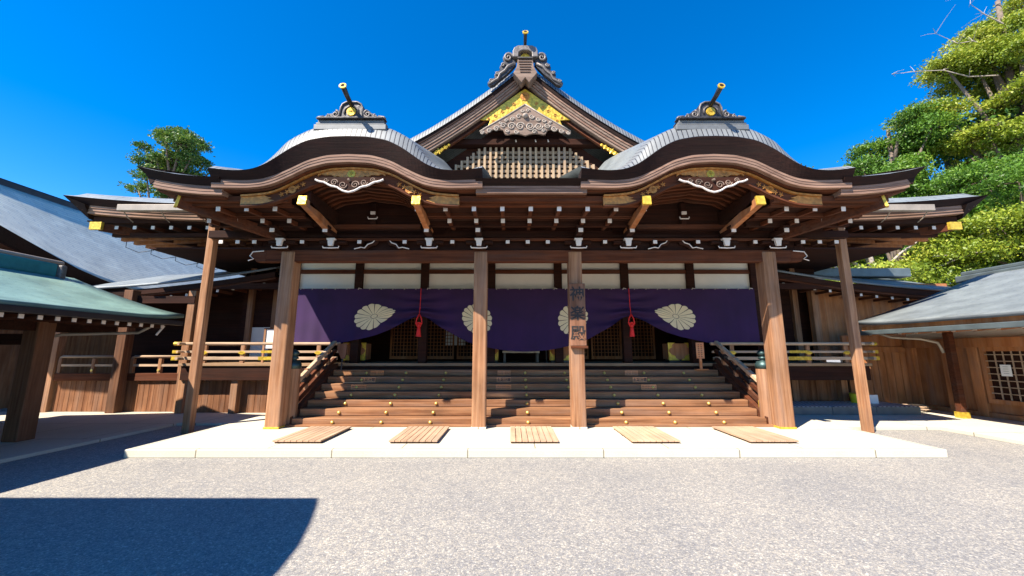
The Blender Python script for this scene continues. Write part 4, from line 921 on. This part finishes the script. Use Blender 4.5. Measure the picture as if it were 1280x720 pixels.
# ================================================================ RIGHT SIDE
rc = thing('right_corridor_building', (11.5, 7, 0), 'low timber building with smooth grey roof and lattice window at the right edge', 'building')
ry = np.linspace(1.0, 10.9, 24)
def rcz(t): return 2.30 + 1.45*t**1.12
rows = [[(9.25 + 3.9*t, y, rcz(t) + 0.05*max(0, (y - 9.5))**1.5*(1-t)) for y in ry] for t in np.linspace(0, 1, 14)]
loc_roof('roof', rc, rows, ROOFS)
b = B(); b.box(9.20, 9.34, 1.0, 10.8, 2.08, 2.195); b.build('gutter', SLATE, rc, bevel=0.012)
B().box(9.345, 9.45, 1.0, 10.8, 2.14, 2.31).build('fascia', RX, rc)
B().box(9.46, 11.2, 1.0, 10.8, 2.235, 2.26).build('eave_board', RX, rc)
for i in range(24):
    y = 1.4 + i*0.405; o = B().beam((9.5, y, 2.10), (11.15, y, 2.28), 0.08, 0.09).build('rafter', RX, rc); B().box(9.485, 9.499, y-0.035, y+0.035, 2.07, 2.135).build('end_cap', WHITE, o)
b = B(); b.box(13.0, 13.4, 1.0, 11.5, 3.66, 3.86); b.box(13.08, 13.32, 1.0, 11.4, 3.86, 3.98); b.build('ridge', SLATE, rc, bevel=0.03)
B().box(11.15, 11.25, 1.0, 11.4, 1.97, 2.36).build('plaster_band', PLAS, rc)
B().box(11.0, 11.3, 1.0, 11.4, 1.74, 1.97).build('lintel', RX, rc, bevel=0.01)
B().box(11.16, 11.26, 1.0, 11.4, 0.08, 1.74).build('wall', RX, rc)
B().box(11.05, 11.3, 1.0, 11.4, 0.08, 0.2).build('sill', RX, rc, bevel=0.01)
for y in (11.3, 10.35, 9.75, 6.7): B().box(11.04, 11.28, y-0.11, y+0.11, 0.08, 1.97).build('post', RX, rc, bevel=0.012)
B().box(10.26, 10.40, 9.50, 9.64, 0.08, 2.2).build('eave_post', WX, rc, bevel=0.012); B().box(10.24, 10.42, 9.48, 9.66, 0.0795, 0.22).build('post_shoe', GOLD, rc)
B().tube([(9.3, 10.3, 2.12), (9.55, 10.2, 2.0), (10.0, 9.9, 1.95), (10.25, 9.75, 1.85), (10.30, 9.70, 1.6)], 0.035, 8).build('downpipe', COPW, rc, smooth=True)
# lattice window
b = B(); b.box(11.05, 11.159, 6.9, 9.60, 0.42, 0.52); b.box(11.05, 11.159, 6.9, 9.60, 1.64, 1.738)
b.box(11.05, 11.159, 6.9, 6.98, 0.52, 1.64); b.box(11.05, 11.159, 9.52, 9.60, 0.52, 1.64); wf = b.build('window', RX, rc)
B().box(11.13, 11.158, 6.98, 9.52, 0.52, 1.64).build('dark_backing', DX, wf)
b = B(); y = 7.1
while y < 9.5: b.box(11.085, 11.105, y-0.01, y+0.01, 0.52, 1.64); y += 0.16
z = 0.66
while z < 1.6: b.box(11.07, 11.084, 6.98, 9.52, z-0.01, z+0.01); z += 0.15
b.build('lattice', RAIL, wf)
nt_ = thing('paper_notice', (11.06, 9.15, 1.07), 'small white paper notice on the lattice window at the right edge', 'notice')
B().box(11.055, 11.062, 9.05, 9.25, 1.07, 1.33).build('paper', PAPER, nt_)
b = B()
for k in range(4): b.box(11.0525, 11.0545, 9.10, 9.20, 1.28 - k*0.05, 1.287 - k*0.05)
b.build('faint_lines', SLATE, nt_)
# plank wall behind, facing the yard
pw = thing('plank_wall', (10.4, 11.5, 0), 'reddish plank wall lit in a triangle between the hall veranda and the right building', 'wall')
b = B(); x = 9.35
while x < 11.3: b.box(x, x + 0.205, 11.42, 11.47, 0.08, 1.62); x += 0.22
b.build('planks', RX, pw, bevel=0.004)
B().box(9.3, 11.4, 11.38, 11.5, 1.62, 1.78).build('top_rail', RX, pw, bevel=0.01); B().box(9.3, 11.4, 11.44, 11.5, 1.78, 2.1).build('upper_board', RX, pw); B().box(9.3, 11.4, 11.475, 11.52, 0.08, 1.62).build('backing', DX, pw)
uw = thing('upper_plank_wall', (11, 12.0, 2.2), 'brown plank gable wall under the right wing roof, above the grey roof', 'wall')
b = B(); x = 8.9
while x < 13.2: b.box(x, x + 0.24, 12.0, 12.05, 1.4, 3.75); x += 0.245
b.build('planks', RX, uw, bevel=0.003); B().box(8.9, 9.1, 11.86, 11.999, 0.08, 3.8).build('post', WZ, uw)
# perforated drain boxes, yellow tub, coiled hose
for i, (x0, x1, lab) in enumerate(((6.45, 7.62, 'dark perforated plastic step next to the outer right pillar'), (7.63, 8.72, 'dark perforated plastic step in the middle of the row, behind the corner post'), (8.73, 9.82, 'dark perforated plastic step at the right end of the row, by the plank wall'))):
    t = thing('perforated_step', ((x0+x1)/2, 10.4, 0), lab, 'step', 'perforated plastic steps along the veranda')
    B().box(x0, x1, 10.02, 11.15, 0.076, 0.27).build('body', SLATE, t, bevel=0.008); B().box(x0 + 0.02, x1 - 0.02, 10.03, 11.14, 0.271, 0.283).build('perforated_top', PERF, t)
for i in range(2):
    pass
t = thing('perforated_step', (-5.6, 10.2, 0), 'white topped perforated step half hidden behind the outer left pillar', 'step', 'perforated plastic steps along the veranda')
B().box(-6.2, -5.15, 10.0, 10.56, 0.0, 0.24).build('body', SLATE, t, bevel=0.008); B().box(-6.18, -5.17, 10.01, 10.55, 0.241, 0.253).build('perforated_top', PERF, t); B().prism([(-6.1, 0.254), (-5.5, 0.254), (-5.5, 0.52)][::-1], 10.3, 10.34).build('white_panel', PAPER, t)
t = thing('yellow_tub', (9.15, 10.9, 0.08), 'yellow plastic tub with a white side sheet behind the perforated steps', 'tub')
B().lathe([(0.16, 0), (0.2, 0.42), (0.21, 0.44), (0.19, 0.44)], (9.0, 10.8, 0.08), 20).build('tub', YEL, t); B().box(9.02, 9.35, 10.62, 10.66, 0.1, 0.5).build('white_sheet', PAPER, t)
t = thing('coiled_hose', (10.1, 10.4, 0.08), 'pale hose lying in a loose coil at the foot of the plank wall', 'hose')
pts = []
for k in range(90):
    a = k*0.33; r = 0.28 + 0.05*math.sin(k*0.21); pts.append((10.25 + r*1.3*math.cos(a), 10.7 + r*math.sin(a), 0.10 + 0.0016*k + 0.01*math.sin(k)))
B().tube(pts, 0.016, 6).build('hose', RAIL, t, smooth=True)

# ================================================================ BUILDING BEHIND THE VIEWER (casts the shadow at lower left)
gb = thing('gate_building', (-9, -2, 0), 'broad roofed gate building behind and left of the viewer, casting the shadow on the gravel', 'building')
dx, dy = 1.05*4/1.66, 4/1.66
edge = [(-2.64, 4.54), (-2.56, 4.36), (-2.40, 3.9), (-2.27, 3.45), (-2.22, 3.1), (-2.18, 2.6), (-2.18, 1.0), (-2.18, -4)]
rows = []
for t in np.linspace(0, 1, 8):
    rows.append([((ex - dx)*(1-t) + (-14)*t, ey - dy if t < 0.01 else (ey - dy), 4.0 + 0.35*math.sin(math.pi*min(1, t*1.0))*min(1, (4.54 - ey)/3)) for ex, ey in edge])
loc_roof('roof', gb, rows, ROOFS, 0.2)
for x in (-6, -9.5, -13):
    for y in (0.2, -3.5): B().box(x-0.15, x+0.15, y-0.15, y+0.15, 0, 4.0).build('post', WZ, gb, bevel=0.015)
B().box(-13.2, -5.8, -3.6, -3.4, 0, 3.9).build('back_wall', PZ, gb)

# ================================================================ TREES
def tree(base, blobs, trunk_r, leafmat, label, n_leaf, leaf, group=None, bark=BARK, seed=1, twigs=(), name='broadleaf_tree'):
    rg = np.random.default_rng(seed); t = thing(name, base, label, 'tree', group)
    bx, by, bz = base; ctr = np.mean([b_[:3] for b_ in blobs], axis=0); topz = max(b_[2] for b_ in blobs)
    tb = B(); H = topz - bz
    tp = [(bx + (ctr[0]-bx)*k/6 + 0.15*math.sin(k*1.7+seed), by + (ctr[1]-by)*k/6, bz + H*k/6) for k in range(7)]
    tb.tube(tp, [trunk_r*(1 - 0.13*k) for k in range(7)], 10)
    for (x, y, z, r, rz) in blobs:
        k = max(1, min(5, int(6*(z - bz)/H) - 1)); s = tp[k]
        mid_ = ((s[0]+x)/2 + rg.normal()*0.2, (s[1]+y)/2, (s[2]+z)/2 + 0.15*r); tb.tube([s, mid_, (x, y, z)], [trunk_r*0.35, trunk_r*0.22, trunk_r*0.10], 6)
        for q in range(5):
            a = rg.normal(size=3); a /= np.linalg.norm(a); e = (x + a[0]*r*0.9, y + a[1]*r*0.9, z + a[2]*rz*0.9); tb.tube([(x, y, z), ((x+e[0])/2, (y+e[1])/2, (z+e[2])/2 + 0.1), e], [trunk_r*0.10, trunk_r*0.06, trunk_r*0.02], 5)
    tb.build('trunk', bark, t, smooth=True)
    if twigs:
        tw = B()
        for pts in twigs:
            tw.tube(pts, [0.05*(1 - 0.8*i/(len(pts)-1)) for i in range(len(pts))], 5)
            for i in range(1, len(pts)):
                for q in range(3):
                    p0 = np.array(pts[i]); d = rg.normal(size=3)*0.5; d[2] = abs(d[2])*0.7; tw.tube([p0, p0 + d*0.6 + (0, 0, 0.05), p0 + d*1.2], [0.018, 0.012, 0.006], 4)
        tw.build('bare_twigs', BARKP, t)
    tot = sum(b_[3]**2 for b_ in blobs); C = []; S = []
    for (x, y, z, r, rz) in blobs:
        nl = int(n_leaf*r*r/tot); ncl = max(8, nl // 26)
        dirs = rg.normal(size=(ncl, 3)); dirs /= np.linalg.norm(dirs, axis=1)[:, None]; dirs[:, 2] = np.where(rg.random(ncl) < 0.6, np.abs(dirs[:, 2]), dirs[:, 2])
        rad = (0.55 + 0.55*rg.random(ncl)**0.7) * (1 + 0.18*np.sin(dirs[:, 0]*5 + seed) * np.cos(dirs[:, 2]*4))
        cc = np.array([x, y, z]) + dirs*rad[:, None]*np.array([r, r, rz])
        pts = np.repeat(cc, 26, axis=0) + rg.normal(size=(ncl*26, 3))*np.array([0.27, 0.27, 0.13])*(r*0.5 + 0.3)
        C.append(pts)
    C = np.concatenate(C); N = len(C); A = rg.normal(size=(N, 3)); A /= np.linalg.norm(A, axis=1)[:, None]
    nrm = rg.normal(size=(N, 3)) + np.array([0, -0.3, 0.9]); Bv = np.cross(nrm, A); Bv /= np.linalg.norm(Bv, axis=1)[:, None]
    sz = leaf*(0.6 + 0.8*rg.random(N))[:, None]; A = A*sz; Bv = Bv*sz*0.55
    V = np.stack([C - A, C - Bv*0.9 + A*0.1, C + A, C + Bv*0.9 + A*0.1], axis=1).reshape(-1, 3)
    cen = C.mean(0); me = bpy.data.meshes.new('crown'); me.vertices.add(N*4); me.vertices.foreach_set('co', (V - cen).ravel())
    me.loops.add(N*4); me.loops.foreach_set('vertex_index', np.arange(N*4)); me.polygons.add(N)
    me.polygons.foreach_set('loop_start', np.arange(0, N*4, 4)); me.polygons.foreach_set('loop_total', np.full(N, 4)); me.update(); me.validate()
    me.materials.append(leafmat); o = bpy.data.objects.new('crown', me); scene.collection.objects.link(o); o.parent = t; o.location = Vector(cen) - Vector(base)
    return t
rg0 = random.Random(3)
def blobset(cx, cy, cz, R, H, n, rmin, rmax, flat=0.6, seed=1):
    r = random.Random(seed); out = []
    for i in range(n):
        a = r.random()*2*math.pi; q = math.sqrt(r.random()); z = cz + (r.random()*2 - 1)*H; w = math.sqrt(max(0.1, 1 - ((z - cz)/(H*1.15))**2)); rr_ = r.uniform(rmin, rmax)
        out.append((cx + R*q*w*math.cos(a), cy + R*q*w*math.sin(a), z, rr_, rr_*flat))
    return out
# left tree beyond the hall roof
tree((-28.3, 30, 0), blobset(-28.6, 30, 16.5, 2.9, 2.9, 24, 0.6, 1.1, 0.7, 4) + [(-31.0, 30, 14.9, 0.7, 0.5), (-25.9, 30, 17.0, 0.6, 0.4), (-31.0, 30, 18.4, 0.6, 0.4), (-26.6, 30, 15.9, 0.9, 0.5), (-25.2, 30, 16.4, 0.5, 0.35)], 0.45, LEAFC, 'dark green rounded tree standing alone beyond the hall roof on the left', 30000, 0.095, seed=5)
tree((-27.5, 33, 0), blobset(-28.6, 33, 15.3, 3.0, 1.2, 7, 0.8, 1.1, 0.7, 8), 0.3, LEAFB, 'lower light green tree peeping out below the dark rounded tree at left', 6000, 0.12, seed=6)
# right hand grove
G = 'trees of the grove behind the hall on the right'
tw1 = [[(33.2, 24, 20.5), (31.2, 24, 20.4), (29.5, 24, 20.9), (27.5, 24, 20.8), (25.9, 24, 20.6)], [(33.5, 24, 22.5), (32, 24, 23.2), (30.9, 24, 23.0), (29.5, 24, 23.8)], [(34.5, 24, 24.5), (33.2, 24, 25.4), (32.4, 24, 26.2)], [(35, 24, 26.5), (34.4, 24, 27.5), (34, 24, 28.6)]]
tree((33, 24, 0), blobset(32.6, 24, 18.0, 4.3, 4.2, 32, 0.9, 1.7, 0.5, 11) + blobset(36.6, 24.5, 22.6, 3.6, 4.5, 26, 0.9, 1.7, 0.5, 12), 0.6, LEAFA, 'tallest yellow green tree at the right edge with pale bare twigs reaching left', 190000, 0.088, G, seed=11, twigs=tw1)
tree((25.5, 26, 0), blobset(27.3, 26, 14.2, 2.7, 3.6, 24, 0.8, 1.4, 0.6, 13), 0.45, LEAFB, 'rounded green tree nearest the hall roof on the right', 70000, 0.088, G, seed=12)
tree((30, 21, 0), blobset(28.5, 21, 9.0, 4.0, 3.4, 22, 1.1, 1.8, 0.5, 14), 0.45, LEAFB, 'spreading mid green tree below the eave tip on the right', 80000, 0.08, G, seed=13)
tree((21.0, 23, 0), blobset(20.5, 23, 6.6, 4.2, 2.6, 18, 1.0, 1.7, 0.5, 15), 0.3, LEAFA, 'low bright green tree just above the right wing roof', 50000, 0.08, G, bark=BARKP, seed=14)
tree((26.5, 19, 0), blobset(26.5, 19, 6.0, 4.5, 2.4, 18, 1.0, 1.6, 0.5, 19), 0.3, LEAFA, 'low yellow green tree above the grey roof at the right edge', 55000, 0.075, G, seed=18)
tree((36, 28, 0), blobset(36, 30, 14.0, 6.5, 6.0, 28, 1.6, 2.5, 0.6, 16), 0.7, LEAFC, 'darker tree at the back of the grove on the right', 50000, 0.19, G, seed=15)
tree((28, 33, 0), blobset(27, 33, 11.0, 6.5, 6.0, 26, 1.6, 2.4, 0.6, 17), 0.6, LEAFC, 'deep green tree behind the rounded tree on the right', 45000, 0.19, G, seed=16)
tree((13.6, 15.5, 0), [(14.6, 16.5, 4.6, 0.8, 0.5), (15.6, 16.8, 4.8, 0.9, 0.5)], 0.13, LEAFA, 'slim pale trunked tree between the hall eave and the right wing roof', 3000, 0.09, G, bark=BARKP, seed=17)
